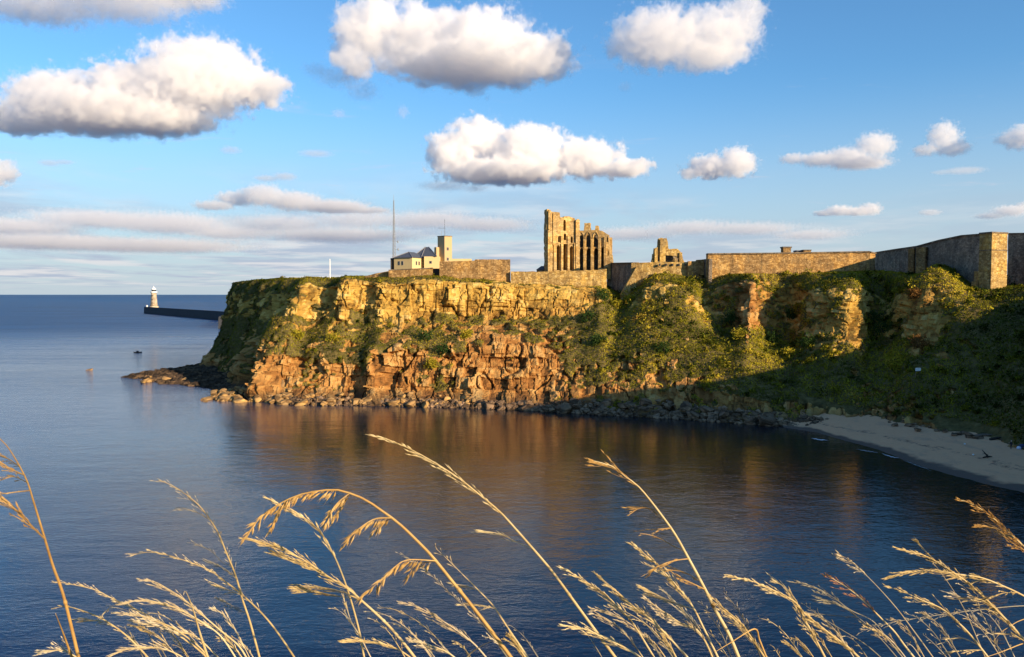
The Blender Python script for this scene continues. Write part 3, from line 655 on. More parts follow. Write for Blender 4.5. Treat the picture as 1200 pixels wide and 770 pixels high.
# ------------------------------------------------------------------ sea
def sea():
    m, t, out = material('sea_water'); v = t.n('ShaderNodeTexCoord').outputs['Object']
    gust = t.ss(t.noise(t.vm('MULTIPLY', v, (.35, 1.4, 1)), .012, 5, .6), .3, .7)
    def wave(sc, det, rot, st):
        mp = t.n('ShaderNodeMapping', {'Vector': v, 'Rotation': (0, 0, rot), 'Scale': (sc * st, sc, sc)}).outputs[0]
        return t.noise(mp, 1.0, det, .55, dist=.4)
    h = t.math('ADD', t.math('MULTIPLY', wave(.16, 2, .25, .6), .42), t.math('MULTIPLY', wave(.6, 4, -.15, .5), .26))
    h = t.math('ADD', h, t.math('MULTIPLY', t.math('MULTIPLY', wave(.05, 3, .1, .35), 1.9), t.ss(t.vm('LENGTH', t.vm('SUBTRACT', v, (35, 120, 0))), 110, 320)))
    h = t.math('ADD', h, t.math('MULTIPLY', wave(2.4, 3, .1, .5), .17))
    dist = t.n('ShaderNodeCameraData').outputs['View Distance'] if False else None
    dpos = t.vm('LENGTH', t.vm('MULTIPLY', t.vm('SUBTRACT', v, (35, 120, 0)), (.8, 1, 0)))
    open_ = t.math('ADD', t.math('MULTIPLY', t.ss(dpos, 60, 170), .85), t.math('MULTIPLY', t.ss(dpos, 150, 700), .75))
    h = t.math('MULTIPLY', h, t.math('MULTIPLY', t.math('ADD', .18, open_), t.math('ADD', .6, t.math('MULTIPLY', gust, .8))))
    bp = t.n('ShaderNodeBump', {'Height': h, 'Strength': 1.0, 'Distance': 1.0})
    c = t.mix(t.ss(dpos, 45, 115), (.004, .012, .02), t.mix(t.ss(dpos, 120, 500), t.mix(gust, (.009, .032, .095), (.014, .046, .125)), t.mix(gust, (.009, .040, .115), (.030, .092, .215))))
    far = t.ss(dpos, 110, 600)
    principled(t, out, c, t.math('ADD', .06, t.math('MULTIPLY', far, .36)), bp.outputs[0], t.math('SUBTRACT', .5, t.math('MULTIPLY', far, .3)), IOR=1.4)
    return m
M['sea'] = sea()
xs = np.array([-60000, -6000, -1200, -300, 0, 300, 1200, 6000, 60000.]); ysq = np.array([-400, -50, 50, 150, 300, 700, 2000, 8000, 60000.])
X, Y = np.meshgrid(xs, ysq); ix = np.arange(X.size).reshape(X.shape)
me = make_mesh('sea', np.stack([X.ravel(), Y.ravel(), 0 * X.ravel()], 1), np.stack([ix[:-1, :-1], ix[:-1, 1:], ix[1:, 1:], ix[1:, :-1]], -1).reshape(-1, 4), M['sea'])
o = bpy.data.objects.new('sea', me); COL.objects.link(o); tag(o, 'blue rippled sea filling the bay out to the horizon', 'sea', None, 'structure')
xs = np.array([-70000, 70000.]); me = make_mesh('seabed', [(-7e4, -500, -6), (7e4, -500, -6), (7e4, 7e4, -6), (-7e4, 7e4, -6)], [(0, 1, 2, 3)], M['sand'])

# foam on the beach edge
m, t, out = material('foam'); principled(t, out, (.75, .76, .78), .8); M['foam'] = m
FV, FF = [], []
for (x0, y0), (x1, y1), w in (((950, 513.2), (971, 516), 1.1), ((1003, 526), (1030, 530.5), .45), ((1033, 531.5), (1054, 537), .9), ((1058, 539), (1092, 551.5), .35)):
    n = 14
    for k in range(n + 1):
        f = k / n; wob = random.uniform(-.4, .4); ww = w * (1 - (2 * f - 1) ** 2) * random.uniform(.5, 1.1)
        a = G(x0 + (x1 - x0) * f, y0 + (y1 - y0) * f + wob, .03); b = G(x0 + (x1 - x0) * f, y0 + (y1 - y0) * f + wob + ww, .03)
        FV += [a, b]
        if k < n: i = len(FV) - 2; FF.append((i, i + 1, i + 3, i + 2))
o = obj('foam', (FV, FF), M['foam']); tag(o, 'white foam streaks along the edge of the beach', 'foam', None, 'stuff')

# ------------------------------------------------------------------ walls
def wall_mesh(top, base_z, th, cap=0.0, ragged=.06, step=.45, seed=1):
    """top: [(x,y,z)...] along the front face, left to right; straight back thickness th"""
    pts = []; 
    for a, b in zip(top[:-1], top[1:]):
        a, b = np.array(a), np.array(b); n = max(1, int(np.linalg.norm(b - a) / step))
        pts += [a + (b - a) * k / n for k in range(n)]
    pts.append(np.array(top[-1])); pts = np.array(pts); n = len(pts)
    tg = np.gradient(pts[:, :2], axis=0); tg /= np.linalg.norm(tg, axis=1, keepdims=True) + 1e-9
    nr = np.stack([tg[:, 1], -tg[:, 0]], 1)                       # faces the viewer for a left to right run
    H = 10; rowsF = []
    zt = pts[:, 2] + ragged * vnoise(pts / .9, seed)
    for k in range(H + 1):
        f = k / H; q = pts.copy(); q[:, 2] = base_z + (zt - base_z) * f
        off = .10 * vnoise(q / .8, seed + 1) + .12 * vnoise(q / 3.1, seed + 2)
        q[:, :2] += nr * off[:, None]; rowsF.append(q)
    for k in range(3):
        q = pts.copy(); q[:, 2] = zt + (base_z - zt) * (k / 2 if k else 0); q[:, :2] -= nr * th; rowsF.append(q)
    Rw = np.array(rowsF); m_ = len(Rw); ix = np.arange(m_ * n).reshape(m_, n)
    Fq = [tuple(f) for f in np.stack([ix[:-1, :-1], ix[:-1, 1:], ix[1:, 1:], ix[1:, :-1]], -1).reshape(-1, 4)]
    Fq += [tuple(ix[::-1, 0]), tuple(ix[:, -1])]
    return Rw.reshape(-1, 3), Fq
def cap_mesh(top, th, h=.28, ov=.14):
    mb = MB(); top = [np.array(p_) for p_ in top]; L = []
    for i, p_ in enumerate(top):
        a = top[max(i - 1, 0)]; b = top[min(i + 1, len(top) - 1)]; tg = (b - a)[:2]; tg = tg / (np.linalg.norm(tg) + 1e-9); nr = np.array([tg[1], -tg[0]])
        L.append((p_[:2] + nr * (ov + .12), p_[:2] - nr * (th + ov), p_[2]))
    V = []; F_ = []
    for a, b, z_ in L: V += [(*a, z_ - .02), (*b, z_ - .02), (*b, z_ + h), (*a, z_ + h)]
    for i in range(len(L) - 1):
        for k in range(4): F_.append((i * 4 + k, i * 4 + (k + 1) % 4, (i + 1) * 4 + (k + 1) % 4, (i + 1) * 4 + k))
    F_ += [(3, 2, 1, 0), tuple(len(V) - 4 + k for k in range(4))]
    return V, F_
def wall(name, label, tops, base_z, th, mat, cap=.28, cat='wall', group=None, ragged=.06, seed=1):
    top = [P(*q) for q in tops]
    mid = top[len(top) // 2]
    if cap:
        r = thing(name, (mid[0], mid[1], base_z), label, cat, group)
        obj('masonry', wall_mesh(top, base_z, th, 0, ragged, seed=seed), M[mat], r)
        obj('coping', cap_mesh(top, th, cap), M['coping'], r)
        return r
    o = obj(name, wall_mesh(top, base_z, th, 0, ragged, seed=seed), M[mat]); tag(o, label, cat, group); return o
GW = 'walls along the cliff top'
wall('earth_wall', 'low tapering earth bank wall at the left end of the walled block', [(428, 324, 212), (440, 320.5, 211), (456, 317.5, 210)], 27, 2.5, 'red_stone', 0, group=GW, seed=3)
wall('stone_wall', 'low rough stone wall in front of the cream coastguard building', [(455.5, 317, 208), (507, 314.5, 208)], 26.5, .8, 'red_stone', .2, group=GW, seed=4)
wall('stone_wall', 'taller plain stone wall block right of the dark doorway', [(515, 306.5, 207), (556, 305.5, 207), (557, 304, 207), (598, 304, 207)], 26.5, 1.4, 'red_stone', 0, group=GW, ragged=.03, seed=5)
g = thing('gateway', P(511, 322, 209), 'dark doorway gate between the low wall and the taller wall block', 'infill')
a, b = P(507, 324, 209.2), P(516, 324, 209.2)
obj('shade_panel', MB().box(((a[0] + b[0]) / 2, 209.2, 27.5), (b[0] - a[0] + .4, .12, 3.2)).get(), M['dark_wood'], g)  # dark panel put in for the shade of an open doorway
obj('gate_post', MB().box((b[0] - .1, 208.6, 27.5), (.25, .25, 3.3)).get(), M['coping'], g)
top = [P(598.5, 318.5, 206), P(660, 318, 206), (*P(711, 315.5, 206)[:2], P(711, 315.5, 206)[2])]
r = thing('retaining_wall', (P(655, 330, 206)[0], 206, 26), 'golden retaining wall running below the tall ruin', 'wall', GW)
obj('masonry', wall_mesh(top, 25.2, 1.0, ragged=.12, seed=6), M['gold_stone'], r)
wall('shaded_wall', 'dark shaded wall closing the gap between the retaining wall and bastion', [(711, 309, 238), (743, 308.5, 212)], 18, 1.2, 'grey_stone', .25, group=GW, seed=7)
bt = [P(740, 308, 206), P(760, 307.5, 205), P(806, 307, 204)]
r = thing('bastion_wall', (P(770, 330, 205)[0], 205, 25), 'golden bastion wall with small square holes under the jagged ruin', 'wall', GW)
obj('masonry', wall_mesh(bt, 22.5, 1.6, ragged=.04, seed=8), M['gold_stone'], r)
mbx = MB(); a0, b0 = P(742, 316, 205.9), P(732, 345, 204.5)
obj('sloping_buttress', MB().prism([(a0[0] - 3.2, 204.6), (a0[0] + .6, 204.4), (a0[0] + .6, 207), (a0[0] - 3.2, 207)], 21, [24, 31, 31, 24]).get(), M['gold_stone'], r)
for px in (773, 780.5, 788, 795.5, 803): 
    x, y, z_ = P(px, 311.6, 204.1); obj('hole_shade', MB().box((x, y - .02, z_), (.38, .5, .55)).get(), M['dark_glass'], r)  # dark blocks painted as the shade inside small holes
wall('stone_wall', 'short red stone wall between the bastion and the long red wall', [(806.5, 306, 203), (816, 306, 203), (816.5, 304.5, 203), (825, 304, 203)], 24, .9, 'red_stone', 0, group=GW, ragged=.03, seed=9)
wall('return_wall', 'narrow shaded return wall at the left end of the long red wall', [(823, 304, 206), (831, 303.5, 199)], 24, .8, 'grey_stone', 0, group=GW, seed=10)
wall('long_wall', 'long straight red stone curtain wall along the cliff top', [(829.5, 298.2, 200), (920, 297.3, 200), (1019, 295.6, 200)], 26, 1.8, 'red_stone', .3, group=GW, ragged=.09, seed=11)
wall('wall_end', 'short angled pier ending the long red stone wall', [(1019.5, 296, 200), (1026, 297.5, 202)], 26, 1.5, 'red_stone', .28, group=GW, seed=12)
H_ = [(1023, 297.2, 224), (1050, 293, 208), (1075, 289.5, 195), (1101, 282.5, 184), (1128, 277, 175), (1151, 275.3, 168)]
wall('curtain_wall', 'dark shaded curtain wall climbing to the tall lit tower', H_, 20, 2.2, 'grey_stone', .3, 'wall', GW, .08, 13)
def buttress(px, Y, w, pytop, label, proud=1.1):
    x, y, z_ = P(px, pytop, Y); rz = math.radians(38)
    o = obj('wall_buttress', MB().box((x, y, 21), (w, proud, z_ - 21), rz).get(), M['red_stone']); tag(o, label, 'buttress', 'buttresses of the climbing wall')
buttress(1081, 190.5, 1.5, 290, 'wider sunlit orange buttress on the climbing dark wall', 2.2)
buttress(1068.5, 196.5, .7, 291.5, 'thin sunlit buttress strip left of the wider orange one', 1.4)
# tower of the curtain wall
zt = P(1162, 273.5, 166)[2]
A1, A2, A3 = P(1147.5, 300, 168)[:2], P(1162, 300, 165.2)[:2], P(1180, 300, 167.2)[:2]
A4 = (A3[0] + A1[0] - A2[0] + .8, A3[1] + 3.5)
r = thing('wall_tower', (A2[0], A2[1] + 1.5, 20), 'tall square stone wall tower with one bright sunlit face', 'tower')
def taper(q, c, k): return [(c[0] + (x - c[0]) * k, c[1] + (y - c[1]) * k) for x, y in q]
quad = [A1, A2, A3, A4]; cen = (sum(q[0] for q in quad) / 4, sum(q[1] for q in quad) / 4)
obj('shaft', MB().prism(taper(quad, cen, 1.06), 20, zt, quad).get(), M['gold_stone'], r)
obj('coping', MB().prism(taper(quad, cen, 1.08), zt + .003, zt + .3, taper(quad, cen, 1.05)).get(), M['coping'], r)
l1, l2 = Vector((*A1, 0)), Vector((*A2, 0)); obj('string_course', MB().prism(taper(quad, cen, 1.045), P(1155, 294, 167)[2], P(1155, 294, 167)[2] + .18).get(), M['coping'], r)
# stepped masonry at the tower's left foot
mbx = MB()
for px, py, Y in ((1143, 330, 168.5), (1146, 318, 168.5)):
    x, y, z_ = P(px, py, Y); mbx.box((x, y, 20), (1.0, 1.2, z_ - 20), .8)
obj('stepped_foot', mbx.get(), M['red_stone'], r)
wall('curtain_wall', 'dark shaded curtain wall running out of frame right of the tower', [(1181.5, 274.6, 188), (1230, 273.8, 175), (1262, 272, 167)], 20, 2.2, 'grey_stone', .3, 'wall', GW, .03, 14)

# ------------------------------------------------------------------ the priory ruin
def arch(cx, y0, w, h, pointed=1.1):
    """a pointed opening: centre cx, sill y0, width w, total height h"""
    a = w / 2; rise = min(h * .5, w * .75 * pointed); L = [(cx - a, y0), (cx + a, y0), (cx + a, y0 + h - rise)]
    for k in range(1, 6):
        t_ = k / 6; L.append((cx + a * (1 - t_ ** 1.6), y0 + h - rise + rise * math.sin(t_ * math.pi / 2)))
    L.append((cx, y0 + h))
    for k in range(5, 0, -1):
        t_ = k / 6; L.append((cx - a * (1 - t_ ** 1.6), y0 + h - rise + rise * math.sin(t_ * math.pi / 2)))
    L.append((cx - a, y0 + h - rise)); return L
def holed(outline, holes, th, org, dr):
    cu = bpy.data.curves.new('tmp', 'CURVE'); cu.dimensions = '2D'; cu.fill_mode = 'BOTH'; cu.extrude = th / 2
    for pl in [outline] + holes:
        sp = cu.splines.new('POLY'); sp.points.add(len(pl) - 1); sp.use_cyclic_u = True
        for q_, pt in zip(sp.points, pl): q_.co = (pt[0], pt[1], 0, 1)
    ob = bpy.data.objects.new('tmp', cu); COL.objects.link(ob)
    dg = bpy.context.evaluated_depsgraph_get(); dg.update(); mm = bpy.data.meshes.new_from_object(ob.evaluated_get(dg))
    dx, dy = dr; nx, ny = dy, -dx; V = []
    for v_ in mm.vertices:
        a, b, c_ = v_.co; V.append((org[0] + a * dx + (c_ - th / 2) * nx, org[1] + a * dy + (c_ - th / 2) * ny, org[2] + b))
    F_ = [tuple(q_.vertices) for q_ in mm.polygons]
    bpy.data.objects.remove(ob); bpy.data.curves.remove(cu); bpy.data.meshes.remove(mm); return V, F_
def jag(pts, seed, amp=.18, step=.5):
    r = random.Random(seed); out_ = []
    for (x0, y0), (x1, y1) in zip(pts[:-1], pts[1:]):
        n = max(1, int(math.hypot(x1 - x0, y1 - y0) / step))
        for k in range(n): out_.append((x0 + (x1 - x0) * k / n + (r.uniform(-amp, amp) if k else 0), y0 + (y1 - y0) * k / n + (r.uniform(-amp, amp) if k else 0)))
    out_.append(pts[-1]); return out_
PY0 = 232.0; kk = PY0 / FP; zb = 28.4; pyb = None
def zrow(py): return P(650, py, PY0)[2] - zb
an = math.radians(15); d1 = (math.cos(an), math.sin(an)); o1 = P(639, 320, PY0); o1 = (o1[0], o1[1], zb)
ux = lambda px: (px - 639) * kk / math.cos(an) * 1.03
pr = thing('priory_ruin', (P(677, 320, PY0)[0], PY0 + 2, zb), 'tall roofless ruin with lancet windows and a broken arcade', 'ruin')
top1 = [(ux(640.8), 0), (ux(640.5), zrow(270)), (ux(641), zrow(245)), (ux(643), zrow(245)), (ux(644.5), zrow(246.5)), (ux(646.5), zrow(248)), (ux(655.5), zrow(248.5)), (ux(656), zrow(254)), (ux(660), zrow(254.5)), (ux(661.5), zrow(252.8)), (ux(667), zrow(252.8)), (ux(668), zrow(253.6)), (ux(673), zrow(255)), (ux(673.5), zrow(258)), (ux(678.5), zrow(260)), (ux(679), 0)]
out1 = jag(top1, 1, .12, .8)
holes = [arch(ux(654), zrow(316.5), 2.1 * kk * 1.9, (316.5 - 287) * kk), arch(ux(661.7), zrow(316.5), 2.1 * kk * 2, (316.5 - 285) * kk), arch(ux(669.3), zrow(316.5), 2.1 * kk * 1.9, (316.5 - 288) * kk),
         arch(ux(654.8), zrow(283.5), 1.7 * kk * 1.6, 7.5 * kk), arch(ux(661.7), zrow(281), 1.9 * kk * 1.7, 8 * kk), arch(ux(669.6), zrow(284), 1.7 * kk * 1.6, 7.5 * kk), arch(ux(661.2), zrow(270), 1.9 * kk * 1.6, 13 * kk)]
obj('gable_wall', holed(out1, holes, 2.6, o1, d1), M['priory_stone'], pr)
def along(o_, dr, u, off): return (o_[0] + dr[0] * u + dr[1] * off, o_[1] + dr[1] * u - dr[0] * off)
# blind recess lining behind the lancets and the upright shafts in front
def pier(o_, dr, u, w, off, dep, z0, z1, name, mat='priory_stone', rag=True):
    c_ = along(o_, dr, u, off + dep / 2)
    mb = MB().box((c_[0], c_[1], o_[2] + z0), (w, dep, z1 - z0), math.atan2(dr[1], dr[0]))
    if rag:
        c3 = along(o_, dr, u + w * .1, off + dep / 2 - .05); mb.box((c3[0], c3[1], o_[2] + z1 - .004), (w * .62, dep * .7, random.uniform(.2, .6)), math.atan2(dr[1], dr[0]))
    return obj(name, mb.get(), M[mat], pr)
pier(o1, d1, ux(643.2), 1.25, 0, 1.1, 0, zrow(270), 'buttress')
pier(o1, d1, ux(643.4), .75, 0, .55, zrow(269.9), zrow(247), 'buttress')
pier(o1, d1, ux(650), .9, 0, .35, 0, zrow(287), 'shaft', rag=False); pier(o1, d1, ux(648.2), .4, 0, .3, zrow(286.9), zrow(250), 'shaft', rag=False)
for px_ in (657.7, 665.4): pier(o1, d1, ux(px_), .55, 0, .38, 0, zrow(276), 'shaft', rag=False)
pier(o1, d1, ux(673.5), .9, 0, .5, 0, zrow(284), 'shaft', rag=False)
pier(o1, d1, ux(675.7), 1.15, 0, .75, 0, zrow(257), 'turret')
a_ = along(o1, d1, ux(660.5), .13); 
obj('string_course', MB().box((a_[0], a_[1], zb + zrow(285.5)), (ux(674) - ux(646), .26, .25), an).get(), M['priory_stone'], pr)
# arcade wall to the right of the gable
o1b = along(o1, d1, 0, -2.62); obj('rear_wall', holed(jag([(ux(648), 0), (ux(648), zrow(250)), (ux(655), zrow(250.5)), (ux(656.5), zrow(256)), (ux(672), zrow(257)), (ux(676), 0)], 21, .1, .8), [], 1.1, (*o1b, zb), d1), M['priory_stone'], pr)
an2 = math.radians(-14); d2 = (math.cos(an2), math.sin(an2)); s0 = along(o1, d1, ux(678.6), 0); o2 = (s0[0], s0[1], zb)
ky = s0[1] / FP; ux2 = lambda px: (px - 678.6) * ky / math.cos(an2) * .985
def zr2(py): return P(690, py, s0[1] - 1)[2] - zb
top2 = [(0, 0), (0, zr2(270)), (ux2(683.5), zr2(270)), (ux2(684), zr2(261)), (ux2(690.5), zr2(261)), (ux2(691), zr2(269.5)), (ux2(696.5), zr2(269.5)), (ux2(697), zr2(264.5)), (ux2(699.8), zr2(264.5)), (ux2(700.5), zr2(270)), (ux2(705), zr2(271)), (ux2(708), zr2(273)), (ux2(712), zr2(275.5)), (ux2(713), zr2(284)), (ux2(713.5), zr2(297)), (ux2(716), zr2(299)), (ux2(716.5), zr2(309)), (ux2(714.5), zr2(311)), (ux2(715), 0)]
out2 = jag(top2, 5, .12, .7); holes2 = []
for px_ in (680.6, 688.7, 697.3):
    holes2 += [arch(ux2(px_), zr2(289.5), 5.2 * ky, 14 * ky), arch(ux2(px_ + .5), zr2(317), 5.2 * ky, 26 * ky)]
holes2 += [arch(ux2(705.6), zr2(314), 3.4 * ky, 24 * ky), arch(ux2(710.5), zr2(284), 1.8 * ky, 6.5 * ky), arch(ux2(711.5), zr2(300), 1.2 * ky, 6 * ky)]
obj('arcade_wall', holed(out2, holes2, 2.1, o2, d2), M['priory_stone'], pr)
for px_ in (684.7, 693.2, 701.8): pier(o2, d2, ux2(px_), .62, 0, .5, 0, zr2(281), 'shaft', rag=False)
pier(o2, d2, ux2(708.5), .7, 0, .5, 0, zr2(278), 'shaft', rag=False)
for px_ in (680.6, 688.7, 697.3):                         # hood moulds over the upper arches
    mb = MB(); w_ = 3.4 * ky
    pts_ = [(-w_, 279), (-w_ * .82, 275.5), (-w_ * .4, 273), (0, 271.6), (w_ * .4, 273), (w_ * .82, 275.5), (w_, 279)]
    mb.tube([(*along(o2, d2, ux2(px_) + a, .1), zb + zr2(py)) for a, py in pts_], .16, 5); obj('hood_mould', mb.get(), M['priory_stone'], pr)
# the far side wall behind the arcade
o3 = along(o2, d2, 0, -3.9); o3 = (*o3, zb); 
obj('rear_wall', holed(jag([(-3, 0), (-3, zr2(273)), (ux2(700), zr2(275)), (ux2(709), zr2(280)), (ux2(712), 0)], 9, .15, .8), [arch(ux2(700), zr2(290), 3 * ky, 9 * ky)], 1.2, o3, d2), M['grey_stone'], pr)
c_ = along(o2, d2, ux2(712), -3.0); obj('side_wall', MB().box((c_[0], c_[1], zb), (1.3, 1.75, zr2(278)), an2).get(), M['priory_stone'], pr)
c_ = along(o2, d2, ux2(694), -3.0); obj('shade_slab', MB().box((c_[0], c_[1], zb + zr2(292)), (ux2(708) - ux2(680), 1.75, .5), an2).get(), M['coping'], pr)  # added slab behind the arches, put in to keep the openings dark
# little dark roofed hut at its left foot
x, y, z_ = P(635, 319, 236); g = thing('stone_hut', (x, y, 28.4), 'small dark roofed hut at the left foot of the tall ruin', 'hut')
obj('wall', MB().box((x, y, 28.4), (3.0, 2.5, z_ + .7 - 28.4)).get(), M['grey_stone'], g)
zz = z_ + .7; obj('roof', MB().prism([(x - 1.7, y - 1.4), (x + 1.7, y - 1.4), (x + 1.7, y + 1.4), (x - 1.7, y + 1.4)], zz, zz + 1.1, [(x - .2, y - .3), (x + 1.6, y - .3), (x + 1.6, y + .3), (x - .2, y + .3)]).get(), M['slate'], g)

# ------------------------------------------------------------------ the small jagged ruin
RY = 214.0; rk = RY / FP; rz0 = 27.5
def rr(px, py): q_ = P(px, py, RY); return (q_[0] - P(764, 300, RY)[0], q_[2] - rz0)
ro = (P(764, 300, RY)[0], RY, rz0); g = thing('gatehouse_ruin', (P(783, 300, RY)[0], RY, rz0), 'small jagged golden ruin standing on the bastion wall', 'ruin')
ol = [(rr(764, 300)[0], 0)] + [rr(*q_) for q_ in ((764, 306), (765.2, 299), (766.5, 297), (767, 291), (771, 289.5), (771.5, 283), (772, 279.5), (775, 278.5), (778.5, 279.5), (781, 278.8), (782.5, 283), (783.2, 291), (785, 292), (794, 291.5), (797, 294.5), (799.5, 299), (800.5, 304), (802, 307))] + [(rr(802, 307)[0], 0)]
hl_ = [[rr(*q_) for q_ in ((770.5, 307), (795, 307), (796.5, 302.5), (793, 300.5), (786, 299.5), (778, 299), (771, 300.2))]]
obj('facade', holed(jag(ol, 3, .12, .7), hl_, 1.6, ro, (1, 0)), M['gold_stone'], g)
obj('rear_wall', MB().box((P(783, 300, RY)[0], RY + 3.6, rz0), (7.2, 1.0, P(783, 297, RY)[2] - rz0)).get(), M['grey_stone'], g)
for px_, w_, py_ in ((776.5, 1.5, 280.5), (768.5, .7, 292), (797.5, .7, 296)):
    q_ = P(px_, py_, RY); obj('buttress', MB().box((q_[0], RY - .2, rz0), (w_, .6, q_[2] - rz0)).get(), M['gold_stone'], g)
q_ = P(790, 304, RY); o = obj('fallen_block', MB().lathe((q_[0], RY - .9, q_[2] - 1.0), [(.6, 0), (.75, .4), (.6, 1), (.2, 1.25)], 7).get(), M['gold_stone'], g)

# buildings peeping over the long wall
def P_box(px0, px1, pyt, Y, zb_, dep): a, b = P(px0, pyt, Y), P(px1, pyt, Y); return ((a[0] + b[0]) / 2, Y + dep / 2, zb_), (b[0] - a[0], dep, a[2] - zb_)
g = thing('chimney_stack', P(922.5, 298, 216), 'square stone chimney stack rising behind the long red wall', 'chimney')
c_, s_ = P_box(918, 927, 290.5, 216, 28.5, 2.0); obj('stack', MB().box(c_, s_).get(), M['red_stone'], g)
c_, s_ = P_box(917.3, 927.8, 289, 216, P(920, 290.6, 216)[2], 2.3); obj('cap', MB().box((c_[0], c_[1] - .15, c_[2]), s_).get(), M['coping'], g)
g = thing('stone_hut', P(946.5, 298, 216), 'low stone hut with a flat cap behind the long red wall', 'hut')
c_, s_ = P_box(942, 950.5, 293.5, 216, 28.5, 3); obj('wall', MB().box(c_, s_).get(), M['red_stone'], g)
c_, s_ = P_box(941.5, 951, 292.6, 216, P(945, 293.6, 216)[2], 3.3); obj('roof', MB().box((c_[0], c_[1] - .15, c_[2]), s_).get(), M['coping'], g)
g = thing('gun_shelter', P(937, 298, 217), 'small dark shelter between the chimney stack and low hut', 'shelter')
c_, s_ = P_box(934, 940.5, 294.6, 217, 28.5, 2.5); obj('wall', MB().box(c_, s_).get(), M['dark_wood'], g)
c_, s_ = P_box(933.4, 939.5, 293.2, 217, P(936, 294.7, 217)[2], 2.6); obj('roof', MB().box(c_, s_).get(), M['slate'], g)

# ------------------------------------------------------------------ coastguard station
BY = 222.0; bk = BY / FP
b0 = P(483, 316, BY); bz = 28.6
st = thing('coastguard_station', (b0[0] + 2, b0[1] + 4, bz), 'cream coastguard station with slate roofs and a square lookout tower', 'building')
angL = math.radians(28)
# near corner at b0; left face runs left-back, right face runs right-back
Ld = (-math.cos(angL), math.sin(angL)); Rd = (math.sin(angL), math.cos(angL))
Lw = (483 - 460.6) * bk / math.cos(angL) * 1.02
def bp_(u, v): return (b0[0] + Ld[0] * u + Rd[0] * v, b0[1] + Ld[1] * u + Rd[1] * v)
ze = P(483, 301.8, BY)[2]
Rw_ = 8.0
obj('wall', MB().prism([bp_(Lw, 0), bp_(0, 0), bp_(0, Rw_), bp_(Lw, Rw_)], bz, ze).get(), M['render_wall'], st)
za = P(480.7, 295.0, BY + 3)[2]
e = .35; q1 = [bp_(Lw + e, -e), bp_(-e, -e), bp_(-e, Rw_ + e), bp_(Lw + e, Rw_ + e)]
rf = obj('roof', MB().prism(q1, ze + .003, za, [bp_(Lw * .5 + .2, 2.9), bp_(Lw * .5 - .2, 2.9), bp_(Lw * .5 - .2, Rw_ - 2.9), bp_(Lw * .5 + .2, Rw_ - 2.9)]).get(), M['slate'], st)
apx = (*bp_(Lw * .5, 2.9), za + .03)
for cnr in (q1[0], q1[1]): obj('ridge_tile', MB().tube([(*cnr, ze + .05), apx], .1, 5).get(), M['ridge'], rf)
# right block with the higher roof
x0, x1 = P(484.5, 300, BY + 5)[0], P(516, 300, BY + 5)[0]; zr_ = P(500, 301, BY + 5)[2]
obj('wall', MB().prism([(P(497, 300, BY + 3)[0], BY + 3), (x1, BY + 3), (x1, BY + 13), (P(497, 300, BY + 3)[0], BY + 13)], bz, zr_).get(), M['render_wall'], st)
zt2 = P(500, 289.6, BY + 9)[2]
rq = [(P(483.5, 300, BY + 6)[0], BY + 5.4), (P(512, 300, BY + 2.4)[0], BY + 2.4), (P(512, 300, BY + 14)[0], BY + 14), (P(483.5, 300, BY + 14)[0], BY + 14)]
rt_ = [(P(498.5, 290, BY + 9)[0], BY + 9), (P(502.5, 290, BY + 8.5)[0], BY + 8.5), (P(502.5, 290, BY + 10)[0], BY + 10), (P(498.5, 290, BY + 10)[0], BY + 10)]
rf2 = obj('roof', MB().prism(rq, zr_ + .003, zt2, rt_).get(), M['slate'], st)
for a, b in ((rq[0], rt_[0]), (rq[1], rt_[1]), ((P(494, 300, BY + 4)[0], BY + 4), rt_[0])): obj('ridge_tile', MB().tube([(*a, zr_ + .06), (*b, zt2 + .04)], .1, 5).get(), M['ridge'], rf2)
# tower
tY = BY + 4; tcorner = P(521, 300, tY); tang = math.radians(42)
tL = (521 - 512.2) * tY / FP / math.cos(tang); tR = (529.3 - 521) * tY / FP / math.cos(math.radians(30))
dL = (-math.cos(tang), math.sin(tang)); dR = (math.cos(math.radians(30)), math.sin(math.radians(30)))
tq = [(tcorner[0] + dL[0] * tL, tcorner[1] + dL[1] * tL), (tcorner[0], tcorner[1]), (tcorner[0] + dR[0] * tR, tcorner[1] + dR[1] * tR)]
tq.append((tq[0][0] + tq[2][0] - tq[1][0], tq[0][1] + tq[2][1] - tq[1][1]))
zt_ = P(521, 277, tY)[2]
tw = obj('lookout_tower', MB().prism(tq, bz, zt_).get(), M['brown_render'], st)
tc = (sum(q_[0] for q_ in tq) / 4, sum(q_[1] for q_ in tq) / 4)
obj('parapet', MB().prism(taper(tq, tc, 1.05), zt_ + .003, zt_ + .22).get(), M['coping'], tw)
obj('stair_bay', MB().box((tq[0][0] - .1, tq[0][1] - .4, bz), (.9, 1.4, P(511, 289.5, tY)[2] - bz), -tang).get(), M['brown_render'], st)
def fwin(o_, dr, u, z0, w, h, parent, frame=True):
    c_ = (o_[0] + dr[0] * u + dr[1] * .0, o_[1] + dr[1] * u)
    nx_, ny_ = (dr[1], -dr[0])
    if ny_ > 0: nx_, ny_ = -nx_, -ny_
    rz_ = math.atan2(dr[1], dr[0])
    f = obj('window', MB().box((c_[0] + nx_ * .02, c_[1] + ny_ * .02, z0), (w + .16, .10, h + .16), rz_).get(), M['ridge'], parent)
    obj('pane', MB().box((c_[0] + nx_ * .05, c_[1] + ny_ * .05, z0 + .08), (w, .09, h), rz_).get(), M['dark_glass'], f)
zw = P(470, 310.5, BY)[2]
for px_ in (467, 471.3): fwin(b0, Ld, (483 - px_) * bk / math.cos(angL) * 1.02, zw, .42, .95, st)
for u_ in (2.0, 3.3): fwin(b0, Rd, u_, zw, .5, .95, st)
